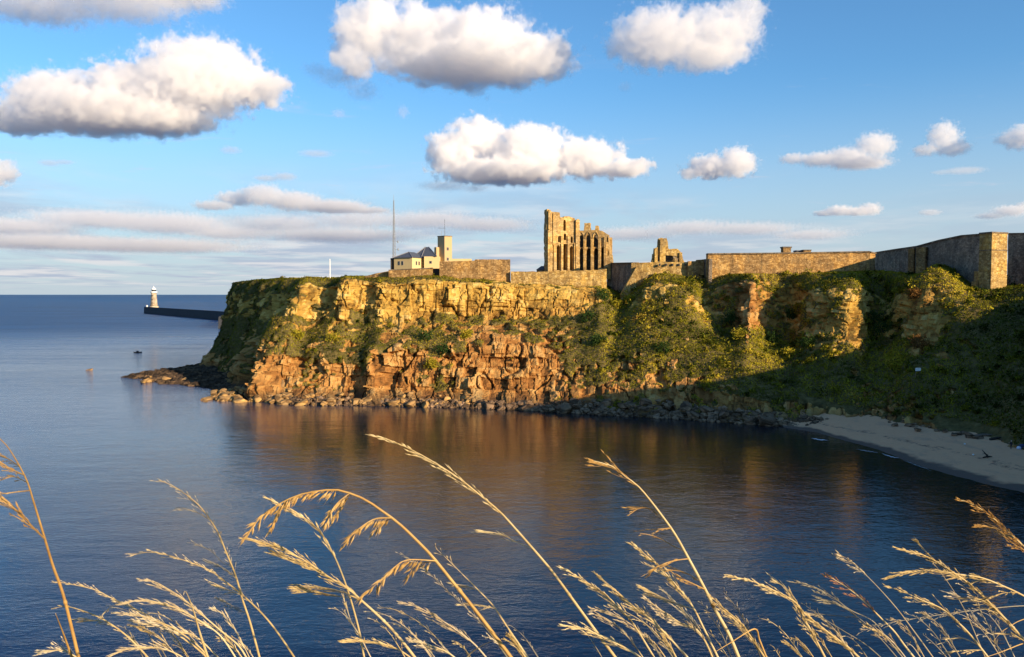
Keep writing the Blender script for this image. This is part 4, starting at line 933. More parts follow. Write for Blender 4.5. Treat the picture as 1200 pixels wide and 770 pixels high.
fwin((P(504.6, 300, BY + 3)[0], BY + 3), (1, 0), 0, P(504, 309, BY + 3)[2], .55, .6, st)
for py_ in (293.5, 305.5): fwin(tq[1], dR, tR * .42, P(524, py_, tY)[2], .5, .75, st)
c_, s_ = P_box(457.6, 461, 302.5, BY + 3.5, bz, 1.5); obj('dark_lean_to', MB().box(c_, s_).get(), M['dark_wood'], st)
c_, s_ = P_box(528, 552, 303.3, BY + 5, bz, 4); obj('wall', MB().box(c_, s_).get(), M['render_wall'], st)
# antenna on the tower
ax, ay = tc; mbx = MB().tube([(ax, ay, zt_), (ax, ay, P(517, 256, tY)[2])], [.07, .05], 6)
z2 = P(517, 267, tY)[2]; mbx.tube([(ax - 1.8, ay, z2), (ax + .2, ay, z2)], .05, 5); mbx.tube([(ax - .9, ay, zt_), (ax - .9, ay, P(517, 270.5, tY)[2])], .045, 5)
for k in range(4): mbx.tube([(ax - 1.7 + k * .45, ay - .35, z2), (ax - 1.7 + k * .45, ay + .35, z2)], .03, 4)
obj('antenna', mbx.get(), M['steel'], tw)

# lattice radio mast
MY = 228.0; mb0 = P(461.8, 302, MY); mz0 = 28.5; mz1 = P(462, 228, MY)[2]
ms = thing('radio_mast', (mb0[0], MY, mz0), 'tall thin grey lattice radio mast left of the coastguard station', 'mast')
def leg_at(k, f):
    r_ = .62 * (1 - f) + .10 * f; a = k * 2.094 + .5; return (mb0[0] + .25 * 0 + r_ * math.cos(a), MY + r_ * math.sin(a), mz0 + (mz1 - mz0) * .93 * f)
for k in range(3): obj('leg', MB().tube([leg_at(k, 0), leg_at(k, 1)], [.085, .05], 5).get(), M['steel'], ms)
br = MB(); n = 22
for i in range(n):
    for k in range(3):
        br.tube([leg_at(k, i / n), leg_at((k + 1) % 3, (i + 1) / n)], .035, 4); br.tube([leg_at(k, i / n), leg_at((k + 1) % 3, i / n)], .03, 4)
obj('bracing', br.get(), M['steel'], ms)
obj('spire', MB().tube([(mb0[0], MY, mz0 + (mz1 - mz0) * .92), (mb0[0], MY, mz1)], [.06, .03], 5).get(), M['steel'], ms)
for i, f in enumerate((.18, .28, .37, .47)):
    q_ = leg_at(0, f); a = MB().tube([q_, (q_[0] + .7, q_[1], q_[2] + .2)], .04, 4); a.lathe((q_[0] + .75, q_[1], q_[2]), [(.05, -.3), (.16, -.2), (.16, .3), (.05, .4)], 8); obj('aerial', a.get(), M['steel'], ms)
# flagpole
q_ = P(386.8, 325, 224); fp_ = thing('flagpole', (q_[0], q_[1], 28), 'slim white flagpole on the grassy headland top', 'flagpole')
zt3 = P(387, 304.5, 224)[2]
obj('pole', MB().tube([(q_[0], q_[1], 27.5), (q_[0], q_[1], zt3)], [.13, .09], 8).get(), M['white'], fp_)
obj('finial', MB().lathe((q_[0], q_[1], zt3), [(.05, 0), (.14, .08), (.14, .18), (.03, .26)], 8).get(), M['white'], fp_)

# ------------------------------------------------------------------ pier, lighthouse, boat
pl = [G(168.5, 367.3), G(200, 370.2), G(268, 376.5), (-205, 560, 0)]; zp = 7.2
mb = MB(); V = []; F_ = []
for i, q_ in enumerate(pl):
    a = np.array(pl[max(0, i - 1)]); b = np.array(pl[min(3, i + 1)]); tg = (b - a)[:2]; tg /= np.linalg.norm(tg); nr = np.array([tg[1], -tg[0]])
    q2_ = np.array(q_[:2]); V += [(*(q2_), -2), (*(q2_ - nr * 14), -2), (*(q2_ - nr * 13.6), zp), (*(q2_ - nr * .4), zp)]
for i in range(3):
    for k in range(4): F_.append((i * 4 + k, i * 4 + (k + 1) % 4, (i + 1) * 4 + (k + 1) % 4, (i + 1) * 4 + k))
F_ += [(3, 2, 1, 0), (12, 13, 14, 15)]
pr_ = thing('stone_pier', (pl[1][0], pl[1][1], 0), 'long dark stone pier carrying the white capped lighthouse', 'pier')
obj('deck', (V, F_), M['concrete'], pr_)
V = []; F_ = []
for i, q_ in enumerate(pl):
    a = np.array(pl[max(0, i - 1)]); b = np.array(pl[min(3, i + 1)]); tg = (b - a)[:2]; tg /= np.linalg.norm(tg); nr = np.array([tg[1], -tg[0]])
    q2_ = np.array(q_[:2]) - nr * .5; V += [(*q2_, zp - .1), (*(q2_ - nr * 1.2), zp - .1), (*(q2_ - nr * 1.2), zp + 1.2), (*q2_, zp + 1.2)]
for i in range(3):
    for k in range(4): F_.append((i * 4 + k, i * 4 + (k + 1) % 4, (i + 1) * 4 + (k + 1) % 4, (i + 1) * 4 + k))
F_ += [(3, 2, 1, 0), (12, 13, 14, 15)]
obj('parapet', (V, F_), M['concrete'], pr_)
lx, ly = P(180.6, 362, 1008)[:2]; lk = 1008 / FP
lh = thing('lighthouse', (lx, ly, zp), 'tapering stone lighthouse with white gallery and dome on the pier end', 'lighthouse')
hz = lambda py: P(180, py, 1008)[2] - zp
obj('base', MB().lathe((lx, ly, zp), [(5.6, 0), (5.6, hz(359)), (4.9, hz(358.6))], 24).get(), M['granite'], lh)
obj('tower', MB().lathe((lx, ly, zp), [(4.5, hz(359.2)), (3.9, hz(354)), (3.4, hz(348)), (3.1, hz(343.4))], 28).get(), M['granite'], lh, True)
gal = obj('gallery', MB().lathe((lx, ly, zp), [(3.1, hz(343.5)), (4.1, hz(342.8)), (4.1, hz(341.6)), (3.0, hz(341.5))], 24).get(), M['white'], lh)
obj('lantern', MB().lathe((lx, ly, zp), [(2.6, hz(341.6)), (2.6, hz(339.4))], 16).get(), M['dark_glass'], lh)
dm = obj('dome', MB().lathe((lx, ly, zp), [(3.0, hz(339.5)), (2.8, hz(338.9)), (2.1, hz(337.8)), (1.0, hz(336.9)), (.3, hz(336.4)), (.2, hz(335.2))], 20).get(), M['white'], lh, True)
for z_ in (347, 351.5, 355.5): obj('window', MB().box((lx - .3, ly - 3.75, zp + hz(z_)), (.9, 1.6, 1.2)).get(), M['dark_glass'], lh)
c_ = P(171.5, 361.5, 1006); o = obj('pier_light', MB().lathe((c_[0], c_[1] + 2, zp), [(.9, 0), (.9, 2.2), (1.2, 2.3), (1.2, 2.6), (.2, 3.4)], 10).get(), M['white']); tag(o, 'short white marker post at the tip of the pier', 'marker post')
def boat(px, py):
    x, y, _ = G(px, py); g = thing('fishing_boat', (x, y, 0), 'tiny dark fishing boat motoring in from the open sea', 'boat')
    st_ = [(-1.5, .5, .32), (-.7, .6, .3), (.3, .6, .32), (1.0, .4, .4), (1.7, .04, .55)]; V = []; F_ = []
    for xx, w_, h_ in st_: V += [(x + xx, y - w_, h_), (x + xx, y - w_ * .6, -.25), (x + xx, y + w_ * .6, -.25), (x + xx, y + w_, h_)]
    for i in range(4):
        for k in range(4): F_.append((i * 4 + k, i * 4 + (k + 1) % 4, (i + 1) * 4 + (k + 1) % 4, (i + 1) * 4 + k))
    F_ += [(3, 2, 1, 0), (16, 17, 18, 19)]; obj('hull', (V, F_), M['dark_wood'], g)
    obj('cabin', MB().prism([(x - .5, y - .4), (x + .3, y - .4), (x + .3, y + .4), (x - .5, y + .4)], .3, .85, [(x - .4, y - .35), (x + .15, y - .35), (x + .15, y + .35), (x - .4, y + .35)]).get(), M['cloth_dark'], g)
    obj('mast', MB().tube([(x + .1, y, .8), (x + .1, y, 1.2)], .04, 5).get(), M['steel'], g); obj('outboard_motor', MB().box((x - 1.6, y, .0), (.2, .25, .55)).get(), M['cloth_dark'], g)
boat(161.5, 413.4)

# ------------------------------------------------------------------ small things on the beach
def sandz(px, py):          # height of the beach seen at a pixel, by marching
    z_ = 1.2
    return G(px, py, z_)
BEACHV = V_b = beach()[0]
bpx, bpy_ = proj(BEACHV)
def on_beach(px, py):
    k = int(((bpx - px) ** 2 + (bpy_ - py) ** 2).argmin()); return Vector(BEACHV[k])
q_ = on_beach(1156, 536.5); g = thing('driftwood_branch', q_, 'dark forked driftwood branch lying alone on the open sand', 'driftwood')
mb = MB().tube([q_ + Vector((-.5, 0, .05)), q_ + Vector((.2, 0, .2)), q_ + Vector((.85, .1, .18))], [.09, .13, .05], 6); mb.tube([q_ + Vector((.2, 0, .2)), q_ + Vector((-.15, 0, .6)), q_ + Vector((-.55, .1, 1.1))], [.13, .1, .04], 6)
mb.tube([q_ + Vector((.1, 0, .3)), q_ + Vector((.05, -.3, .05))], [.08, .04], 5); mb.tube([q_ + Vector((-.15, 0, .6)), q_ + Vector((-.5, .1, .55))], [.06, .03], 5); mb.tube([q_ + Vector((.2, 0, .2)), q_ + Vector((.3, .2, .55))], [.06, .03], 5)
obj('branch', mb.get(), M['drift_dark'], g)
for px0, py0, px1, py1, lab, mt in ((1141, 511.3, 1163, 510.8, 'long driftwood log at the back of the beach near the rocks', 'drift'), (1160, 516, 1178, 514, 'dark curved driftwood trunk lying beside the long driftwood log', 'drift_dark'), (1176, 504.5, 1192, 503.5, 'pale driftwood trunk resting among the stones behind the beach', 'drift')):
    a, b = on_beach(px0, py0), on_beach(px1, py1); m_ = (a + b) / 2 + Vector((0, 0, .25)); a.z += .1; b.z += .2
    o = obj('driftwood_log', MB().tube([a, a.lerp(m_, .5), m_, m_.lerp(b, .5), b], [.22, .2, .19, .17, .1], 7).get(), M[mt]); tag(o, lab, 'driftwood', 'driftwood logs')
for px, py, lab in ((1130, 521, 'white scrap of litter on the sand further up the beach'), (1140, 533, 'white scrap of litter on the sand left of the forked branch')):
    a = on_beach(px, py); o = obj('litter', MB().lathe(a, [(.10, -.02), (.15, .06), (.11, .16), (.04, .19)], 7).get(), M['white']); tag(o, lab, 'litter')
a = on_beach(1106, 499.5); g = thing('beach_tent', a, 'pale blue beach tent pitched in front of the dark slope', 'tent')
ang = np.linspace(0, math.pi, 9)
def dome(cx, cy_, cz, rx, ry, rz_):
    V = [(cx + rx * math.cos(t_) * math.cos(s2), cy_ + ry * math.cos(t_) * math.sin(s2), cz + rz_ * math.sin(t_)) for t_ in np.linspace(0, math.pi / 2, 6) for s2 in np.linspace(0, 2 * math.pi, 15)[:-1]]
    F_ = [(i * 14 + j, i * 14 + (j + 1) % 14, (i + 1) * 14 + (j + 1) % 14, (i + 1) * 14 + j) for i in range(5) for j in range(14)]; return V, F_
obj('tent_body', dome(a.x, a.y, a.z - .05, .95, .8, .95), M['tent_blue'], g); obj('front_panel', dome(a.x - .1, a.y - .25, a.z + .1, .62, .65, .8), M['tent_white'], g)
a = on_beach(1114, 494); a.y += 1; g = thing('marker_post', a, 'pale wooden post standing behind the beach tent', 'post')
obj('post', MB().tube([a, a + Vector((0, 0, 1.6))], .09, 6).get(), M['drift'], g); obj('board', MB().box((a.x, a.y - .1, a.z + 1.0), (.4, .05, .6)).get(), M['hat'], g)
c, nn = surf(1072, 436); c = Vector(c); g = thing('notice_board', c - Vector((0, 0, .3)), 'small white notice board low on the dark slope', 'notice board')
obj('board', MB().box((c.x, c.y - .9, c.z + .7), (1.0, .08, .55), .1).get(), M['white'], g)
for dx in (-.4, .4): obj('post', MB().tube([(c.x + dx, c.y - .82, c.z - .8), (c.x + dx, c.y - .82, c.z + 1.3)], .05, 5).get(), M['drift'], g)

def person(loc, h, label):
    g = thing('person', loc, label, 'person'); x, y, z_ = loc
    J = [(0, 0, .52), (0, 0, .64), (0, .0, .78), (0, 0, .845), (0, -.01, .90), (0, -.01, .965), (.10, 0, .80), (.14, -.02, .62), (.13, -.08, .46), (-.10, 0, .80), (-.14, -.01, .62), (-.12, -.07, .46), (.055, 0, .50), (.065, -.02, .27), (.06, .01, .035), (.06, -.08, .015), (-.055, 0, .50), (-.065, .02, .27), (-.06, .03, .035), (-.06, -.05, .015)]
    E = [(0, 1), (1, 2), (2, 3), (3, 4), (4, 5), (2, 6), (6, 7), (7, 8), (2, 9), (9, 10), (10, 11), (0, 12), (12, 13), (13, 14), (14, 15), (0, 16), (16, 17), (17, 18), (18, 19)]
    rad_ = [.085, .08, .095, .035, .06, .055, .04, .032, .022, .04, .032, .022, .06, .043, .028, .022, .06, .043, .028, .022]
    me = bpy.data.meshes.new('body'); me.from_pydata([(a * h, b * h, c * h) for a, b, c in J], E, []); ob = bpy.data.objects.new('body', me); COL.objects.link(ob)
    sk = ob.modifiers.new('skin', 'SKIN'); 
    for sv_, r_ in zip(me.skin_vertices[0].data, rad_): sv_.radius = (r_ * h, r_ * h)
    me.skin_vertices[0].data[0].use_root = True
    sub_ = ob.modifiers.new('sub', 'SUBSURF'); sub_.levels = 1; sub_.render_levels = 1
    dg = bpy.context.evaluated_depsgraph_get(); dg.update(); m2 = bpy.data.meshes.new_from_object(ob.evaluated_get(dg)); ob.modifiers.clear(); ob.data = m2; bpy.data.meshes.remove(me)
    m2.materials.clear(); m2.materials.append(M['cloth_dark']); m2.materials.append(M['skin'])
    for f in m2.polygons: f.material_index = 1 if f.center.z > .85 * h or (abs(f.center.x) > .11 * h and f.center.z < .52 * h) else 0
    ob.parent = g; ob.name = 'body'
    V, F_ = dome(x, y - .01 * h, z_ + .955 * h, .068 * h, .075 * h, .065 * h); obj('hat', (V, F_), M['hat'], g)
    return g
a = on_beach(1185.5, 526); person((a.x, a.y, a.z), 1.2, 'child in dark clothes and a pale hat standing on the sand')
a = on_beach(1197.5, 526.5); g = thing('beach_bags', a, 'heap of blue and white bags at the right edge of the beach', 'bags')
mb = MB(); mb.lathe((a.x, a.y, a.z - .03), [(.45, 0), (.5, .25), (.38, .6), (.12, .72)], 9); obj('blue_bag', mb.get(), M['tent_blue'], g)
obj('white_bag', MB().lathe((a.x - .55, a.y - .1, a.z - .03), [(.28, 0), (.32, .2), (.2, .38), (.05, .42)], 8).get(), M['tent_white'], g)

# ------------------------------------------------------------------ foreground grass
def straw(name, a, b, c_):
    m, t, out = material(name); v = t.n('ShaderNodeTexCoord').outputs['Object']
    oi = t.n('ShaderNodeObjectInfo').outputs['Random']
    f = t.math('ADD', t.math('MULTIPLY', t.noise(v, 60, 3), .75), t.math('MULTIPLY', oi, .3))
    col = t.ramp(f, [(.25, a), (.5, b), (.8, c_)])
    d_ = t.n('ShaderNodeBsdfPrincipled', {'Base Color': col, 'Roughness': .55, 'Specular IOR Level': .3}); tr = t.n('ShaderNodeBsdfTranslucent', {'Color': col})
    mx = t.n('ShaderNodeMixShader', {0: .25, 1: d_.outputs[0], 2: tr.outputs[0]}); t.nt.links.new(mx.outputs[0], out.inputs['Surface']); return m
M['straw'] = straw('straw', (.38, .27, .10), (.58, .44, .21), (.72, .60, .35))
M['gold'] = straw('golden_seed', (.30, .16, .045), (.50, .30, .09), (.64, .44, .18))
M['pale'] = straw('pale_straw', (.40, .31, .18), (.56, .46, .30), (.68, .60, .43))
M['grey'] = straw('grey_straw', (.16, .14, .10), (.28, .25, .18), (.42, .36, .25))
M['rust'] = straw('russet_seed', (.22, .09, .04), (.38, .18, .08), (.5, .29, .14))
def spline(pts, n):
    pts = np.array(pts, float); L = np.r_[0, np.cumsum(np.linalg.norm(np.diff(pts, axis=0), axis=1))]; out_ = []
    for s_ in np.linspace(0, L[-1], n):
        i = min(int(np.searchsorted(L, s_, 'right') - 1), len(pts) - 2); t_ = (s_ - L[i]) / max(L[i + 1] - L[i], 1e-9)
        a, b, c2, d_ = pts[max(i - 1, 0)], pts[i], pts[i + 1], pts[min(i + 2, len(pts) - 1)]
        out_.append(crom(a, b, c2, d_, t_))
    return np.array(out_), L[-1]
def stalk(label, pts, Y, wpx, head, style, matn=('straw', 'straw'), branches=(), lean=.06, density=1.0, name='grass_stalk'):
    """pts: photo points from tip down to the base; head: share of the length, from the tip, that bears seeds"""
    rnd = random.Random(sum(map(ord, label)) + int(pts[0][0]))
    pts = list(pts)[::-1]                                  # base first
    (bx, by), (cx, cy2) = pts[0], pts[1]
    k = Y / FP
    n = 30; sp, L = spline(pts, n)
    W3 = [Vector(P(x, y, Y - lean * (i / (n - 1)) ** 2)) for i, (x, y) in enumerate(sp)]
    b3 = W3[0]; dr = (W3[0] - W3[1]).normalized(); dz = b3.z - 22.9
    root3 = Vector((b3.x + max(-.35, min(.35, dr.x / max(-dr.z, .3) * dz * .6)), b3.y - .02, 22.88)); mid3 = b3.lerp(root3, .4) + Vector((dr.x * .05, 0, 0))
    line = [root3, mid3] + W3
    r0 = wpx * k / 2 * .86
    rad_ = [r0 * 1.08, r0 * 1.04] + [r0 * (1 - .82 * (i / (n - 1)) ** 1.2) for i in range(n)]
    g = thing(name, root3, label, 'grass stalk', 'dry grass stalks in the foreground')
    obj('stem', MB().tube(line, rad_, 6).get(), M[matn[0]], g, True)
    if 3.2 < wpx: 
        j = n // 4; obj('node', MB().tube([W3[j] - (W3[j + 1] - W3[j]) * .3, W3[j], W3[j] + (W3[j + 1] - W3[j]) * .3], [rad_[j + 2] * 1.0, rad_[j + 2] * 1.35, rad_[j + 2] * 1.0], 6).get(), M[matn[1]], g, True)
    hb = MB()
    def dress(ln, frac, sty, dens, px_len):
        """seeds along a 3-D line (base to tip) over the last frac of it"""
        m_ = len(ln); i0 = int((1 - frac) * (m_ - 1)); cnt = max(4, int(px_len * frac * (.52 if sty == 'fluffy' else .4 if sty == 'oat' else .24) * dens))
        for q in range(cnt):
            f = (q + rnd.random()) / cnt; s_ = i0 + f * (m_ - 1 - i0); i = min(int(s_), m_ - 2); p_ = ln[i].lerp(ln[i + 1], s_ - i)
            d_ = (ln[i + 1] - ln[i]).normalized(); side = Vector((-d_.z, 0, d_.x)) * (1 if rnd.random() < .5 else -1); dp = Vector((0, rnd.uniform(-.5, .5), 0))
            if sty == 'fluffy':
                env = .35 + .65 * math.sin(math.pi * min(1, .12 + f * .95)); bl = rnd.uniform(13, 34) * env * k
                sp_ = rnd.uniform(.03, .17); dirn = (d_ + side * sp_ + dp * .35).normalized(); droop = Vector((-.12, 0, -.18)) * rnd.random()
                e_ = p_ + dirn * bl + droop * bl
                hb.tube([p_, p_.lerp(e_, .5) + side * bl * .03, e_], [.35 * k, .28 * k, .16 * k], 3)
                for w_ in range(rnd.randint(3, 5)):
                    a = p_.lerp(e_, rnd.uniform(.25, 1)); sl_ = rnd.uniform(5, 10) * k; dd_ = (dirn + side * rnd.uniform(-.10, .13) + Vector((0, rnd.uniform(-.2, .2), 0))).normalized()
                    hb.spike(a, a + dd_ * sl_, rnd.uniform(.38, .72) * k, 4, .4)
            elif sty == 'oat':
                hang = Vector((-.5, 0, -.8)).normalized(); dirn = (d_ * rnd.uniform(-.1, .35) + hang * rnd.uniform(.5, 1) + side * rnd.uniform(-.4, .4) + dp * .6).normalized()
                sl_ = rnd.uniform(9, 15) * k; a = p_ + dirn * rnd.uniform(1, 4) * k
                hb.tube([p_, a], .3 * k, 3); 
                for w_ in range(2):
                    dd_ = (dirn + Vector((rnd.uniform(-.18, .18), rnd.uniform(-.2, .2), rnd.uniform(-.18, .18)))).normalized(); hb.spike(a, a + dd_ * sl_ * rnd.uniform(.75, 1.05), rnd.uniform(.85, 1.25) * k, 5, .45)
                hb.spike(a, a + dirn * sl_ * 1.35, .28 * k, 3, .3)
            else:
                dirn = (d_ + side * rnd.uniform(.1, .45) + dp * .4).normalized(); bl = rnd.uniform(5, 15) * k
                hb.tube([p_, p_ + dirn * bl], [.25 * k, .14 * k], 3)
                for w_ in range(2): a = p_ + dirn * bl * rnd.uniform(.3, 1); hb.spike(a, a + (dirn + side * rnd.uniform(-.2, .2)) * rnd.uniform(3.5, 6) * k, rnd.uniform(.4, .65) * k, 4, .4)
    if head > 0: dress(W3, head, style, density, L)
    for bi, (bpts, bst, bhead) in enumerate(branches):
        bq = list(bpts)[::-1]; jj = int(np.argmin([(x - bq[0][0]) ** 2 + (y - bq[0][1]) ** 2 for x, y in sp])); bq[0] = (float(sp[jj][0]), float(sp[jj][1])); bs, bl_ = spline(bq, 16); j = int(np.argmin([(x - bs[0][0]) ** 2 + (y - bs[0][1]) ** 2 for x, y in sp])); y0 = W3[j].y
        B3 = [Vector(P(x, y, y0 - .03 * math.sin(2.2 * i / 15) * (1 if bi % 2 else -1))) for i, (x, y) in enumerate(bs)]
        hb.tube(B3, [max(.45, wpx * .16) * k * (1 - .6 * i / 15) for i in range(16)], 4)
        if bhead > 0: dress(B3, bhead, bst, density * 1.1, bl_)
    if branches:
        js = [int(np.argmin([(x - b_[0][-1][0]) ** 2 + (y - b_[0][-1][1]) ** 2 for x, y in sp])) for b_ in branches]
        j0 = max(0, min(js + ([int((1 - head) * (n - 1))] if head > 0 else [])) - 1); hb.tube(W3[j0:], .25 * k, 3)
    if hb.V: obj('seed_head', hb.get(), M[matn[1]], g)
    return g
SK = stalk
SK('tall thick golden stalk at the far left, bending out of frame', [(-6, 509), (10, 525), (30, 560), (40, 590), (53, 633), (62, 663), (75, 700), (93, 774)], .55, 5.0, 0, 'oat', ('gold', 'gold'),
   [([(-4, 531), (10, 538), (22, 551)], 'fluffy', .9), ([(-2, 540), (12, 549), (26, 562)], 'fluffy', .9), ([(7, 560), (18, 559), (27, 564)], 'fluffy', .7), ([(5, 586), (22, 600), (38, 617), (53, 637)], 'fluffy', .85), ([(14, 603), (34, 615), (53, 637)], 'thin', .8), ([(-4, 580), (8, 578), (20, 580)], 'thin', .9)])
SK('short snapped off stub beside the tall left stalk', [(65, 719), (74, 742), (86, 775)], .56, 3.8, 0, 'thin', ('gold', 'gold'))
SK('arching feathery stalk rising right of the tall left stalk', [(66, 682), (80, 684), (111, 691), (131, 701), (157, 713), (188, 730), (231, 760), (246, 775)], .62, 2.8, .75, 'thin', ('straw', 'straw'), [([(118, 722), (135, 709), (157, 713)], 'thin', .8)])
SK('lower arching feathery stalk crossing behind the left stub', [(64, 713), (80, 711), (111, 721), (134, 734), (154, 750), (173, 770)], .6, 2.6, .7, 'thin', ('straw', 'straw'), [([(102, 727), (120, 728), (136, 736)], 'fluffy', .8)])
SK('long stalk curving from lower centre left to a whispy tip', [(157, 650), (180, 647), (214, 656), (243, 667), (262, 680), (284, 697), (309, 721), (328, 745), (346, 772)], .66, 2.8, .72, 'thin', ('straw', 'straw'), [([(258, 687), (270, 692), (284, 698)], 'fluffy', .8)])
SK('upright stalk with a dark thin feathery top above the left clump', [(186, 563), (200, 568), (216, 578), (233, 592), (244, 606), (255, 623), (265, 647), (276, 674), (284, 702), (293, 729), (304, 770)], .64, 3.2, .62, 'thin', ('straw', 'grey'),
   [([(212, 584), (222, 586), (234, 594)], 'thin', .9), ([(210, 594), (230, 600), (246, 611)], 'thin', .9), ([(228, 637), (246, 645), (262, 660), (268, 668)], 'thin', .7), ([(256, 663), (266, 668), (275, 680)], 'fluffy', .7), ([(264, 705), (276, 712), (288, 722)], 'fluffy', .8)])
SK('bristly stalk with drooping seed ends at the lower left clump', [(168, 680), (182, 682), (195, 689), (214, 701), (231, 716), (241, 724), (260, 740), (279, 756), (289, 771)], .6, 2.6, .65, 'fluffy', ('straw', 'pale'), [], .06, .55)
SK('pale plume arching over the lower left clump', [(143, 707), (168, 703), (189, 707), (214, 716), (243, 733), (260, 747), (277, 772)], .58, 2.4, .75, 'fluffy', ('straw', 'pale'), [], .06, .7)
SK('short pale plume below the arching plume of the left clump', [(136, 718), (157, 720), (180, 727), (203, 736), (231, 756), (245, 771)], .57, 2.4, .7, 'fluffy', ('straw', 'pale'), [([(160, 728), (183, 733), (205, 741)], 'fluffy', .9)], .06, .8)
SK('pale plume nearly level across the lower left clump', [(161, 729), (184, 733), (209, 740), (231, 747), (256, 771)], .6, 2.2, .8, 'fluffy', ('straw', 'pale'), [], .06, .6)
SK('straight broken stem with a bent black tip in the left clump', [(215, 697), (217.5, 693), (226, 713), (234, 741), (244, 772)], .56, 3.8, 0, 'thin', ('straw', 'straw'))
SK('low plume along the bottom edge under the left clump', [(124, 771), (142, 763), (165, 759), (190, 760), (212, 769), (218, 776)], .55, 2.2, .8, 'fluffy', ('straw', 'pale'), [], .04, .7)
SK('tiny frayed tuft at the foot of the tall left stalk', [(49, 764), (62, 762), (76, 763), (96, 774)], .57, 2.2, .8, 'fluffy', ('straw', 'pale'), [([(72, 750), (80, 757), (90, 768)], 'thin', .8)], .03, .8)
SK('thickest stalk, bowing left under a heavy drooping oat head', [(287, 632), (293, 622), (301, 611), (313, 600), (328, 590), (350, 580), (375, 575), (395, 574), (410, 578), (429, 586), (448, 599), (467, 613), (489, 634), (508, 654), (533, 685), (557, 715), (580, 745), (600, 772)], .5, 5.4, .30, 'oat', ('gold', 'gold'),
   [([(318, 620), (323, 607), (330, 596), (340, 586)], 'oat', .9), ([(384, 611), (388, 600), (396, 589), (407, 580)], 'oat', .9), ([(393, 606), (400, 596), (412, 582)], 'oat', .85), ([(403, 638), (412, 628), (424, 617), (440, 608), (459, 608)], 'oat', .9), ([(440, 620), (450, 612), (462, 611)], 'oat', .8), ([(425, 699), (437, 688), (450, 677), (463, 664), (478, 656), (506, 653)], 'oat', .82), ([(480, 674), (488, 662), (504, 654)], 'oat', .8)], .03, .95)
SK('bushy stalk left of centre with three pale plumes', [(290, 631), (317, 638), (342, 649), (364, 661), (385, 676), (407, 689), (424, 704), (443, 721), (459, 737), (475, 756), (488, 773)], .55, 4.0, .62, 'fluffy', ('straw', 'straw'),
   [([(347, 687), (375, 688), (400, 693), (424, 705)], 'fluffy', .9), ([(320, 646), (347, 658), (369, 668), (390, 681)], 'fluffy', .7), ([(349, 690), (378, 695), (404, 700), (426, 707)], 'fluffy', .7)], .06, .8)
SK('steep stalk crossing the bushy plumes, its head leaning left', [(317, 586), (347, 601), (366, 614), (380, 630), (391, 650), (399, 668), (407, 690), (414, 713), (421, 740), (427, 772)], .6, 3.0, .48, 'fluffy', ('straw', 'straw'), [([(405, 709), (412, 729), (421, 748)], 'fluffy', .9)], .06, .6)
SK('low plume pointing left below the bushy stalk', [(401, 750), (428, 751), (451, 755), (470, 763), (484, 773)], .56, 2.4, .8, 'fluffy', ('straw', 'straw'), [], .04, .9)
SK('long smooth diagonal stalk across the orange reflection', [(443, 511), (460, 517), (484, 528), (509, 542), (537, 560), (561, 579), (586, 600), (607, 623), (628, 647), (649, 672), (670, 701), (694, 734), (723, 773)], .52, 4.2, .42, 'fluffy', ('straw', 'straw'), [([(564, 622), (587, 626), (605, 635), (627, 648)], 'fluffy', .7)], .05, .42)
SK('thin plain stalk just right of the thickest bowed stalk', [(511, 643), (525, 656), (544, 675), (560, 691), (578, 710), (596, 737), (620, 772)], .62, 2.6, .2, 'thin', ('straw', 'straw'), [([(536, 685), (548, 687), (561, 693)], 'fluffy', .8), ([(556, 708), (568, 710), (579, 714)], 'fluffy', .8)])
SK('pale plume at lower centre, left of the thickest stem', [(470, 706), (489, 711), (511, 723), (533, 737), (555, 754), (571, 772)], .64, 2.4, .8, 'fluffy', ('pale', 'pale'), [], .05, .62)
SK('small plume on the bottom edge at lower centre', [(481, 750), (500, 755), (522, 763), (536, 773)], .56, 2.2, .9, 'fluffy', ('straw', 'pale'), [], .03, .9)
SK('faint grey plume running close beside the thickest stem', [(471, 649), (497, 666), (516, 685), (535, 702), (555, 721), (571, 738), (585, 757), (597, 774)], .72, 2.0, .7, 'thin', ('grey', 'pale'))
SK('short stubby fuzzy head touching the bottom edge at centre', [(597, 744), (605, 755), (615, 769), (619, 776)], .5, 3.0, .9, 'fluffy', ('straw', 'straw'), [], .02, 1.6)
SK('bent grass blade crossing the thickest stem near the bottom edge', [(580, 750), (566, 756), (552, 765), (545, 774)], .5, 2.2, 0, 'thin', ('straw', 'straw'))
SK('bushy plume right of the diagonal stalk, highest of its clump', [(658, 665), (682, 679), (706, 694), (724, 711), (742, 731), (768, 773)], .56, 2.8, .75, 'fluffy', ('straw', 'straw'), [], .05, .8)
SK('thick plume merging into the right centre clump', [(699, 673), (718, 689), (739, 708), (762, 725), (785, 748), (807, 772)], .54, 3.2, .85, 'fluffy', ('straw', 'straw'), [], .05, 1.0)
SK('low plume pointing left under the diagonal stalk', [(660, 733), (685, 737), (712, 749), (736, 761), (754, 773)], .52, 3.0, .85, 'fluffy', ('straw', 'straw'), [], .03, .9)
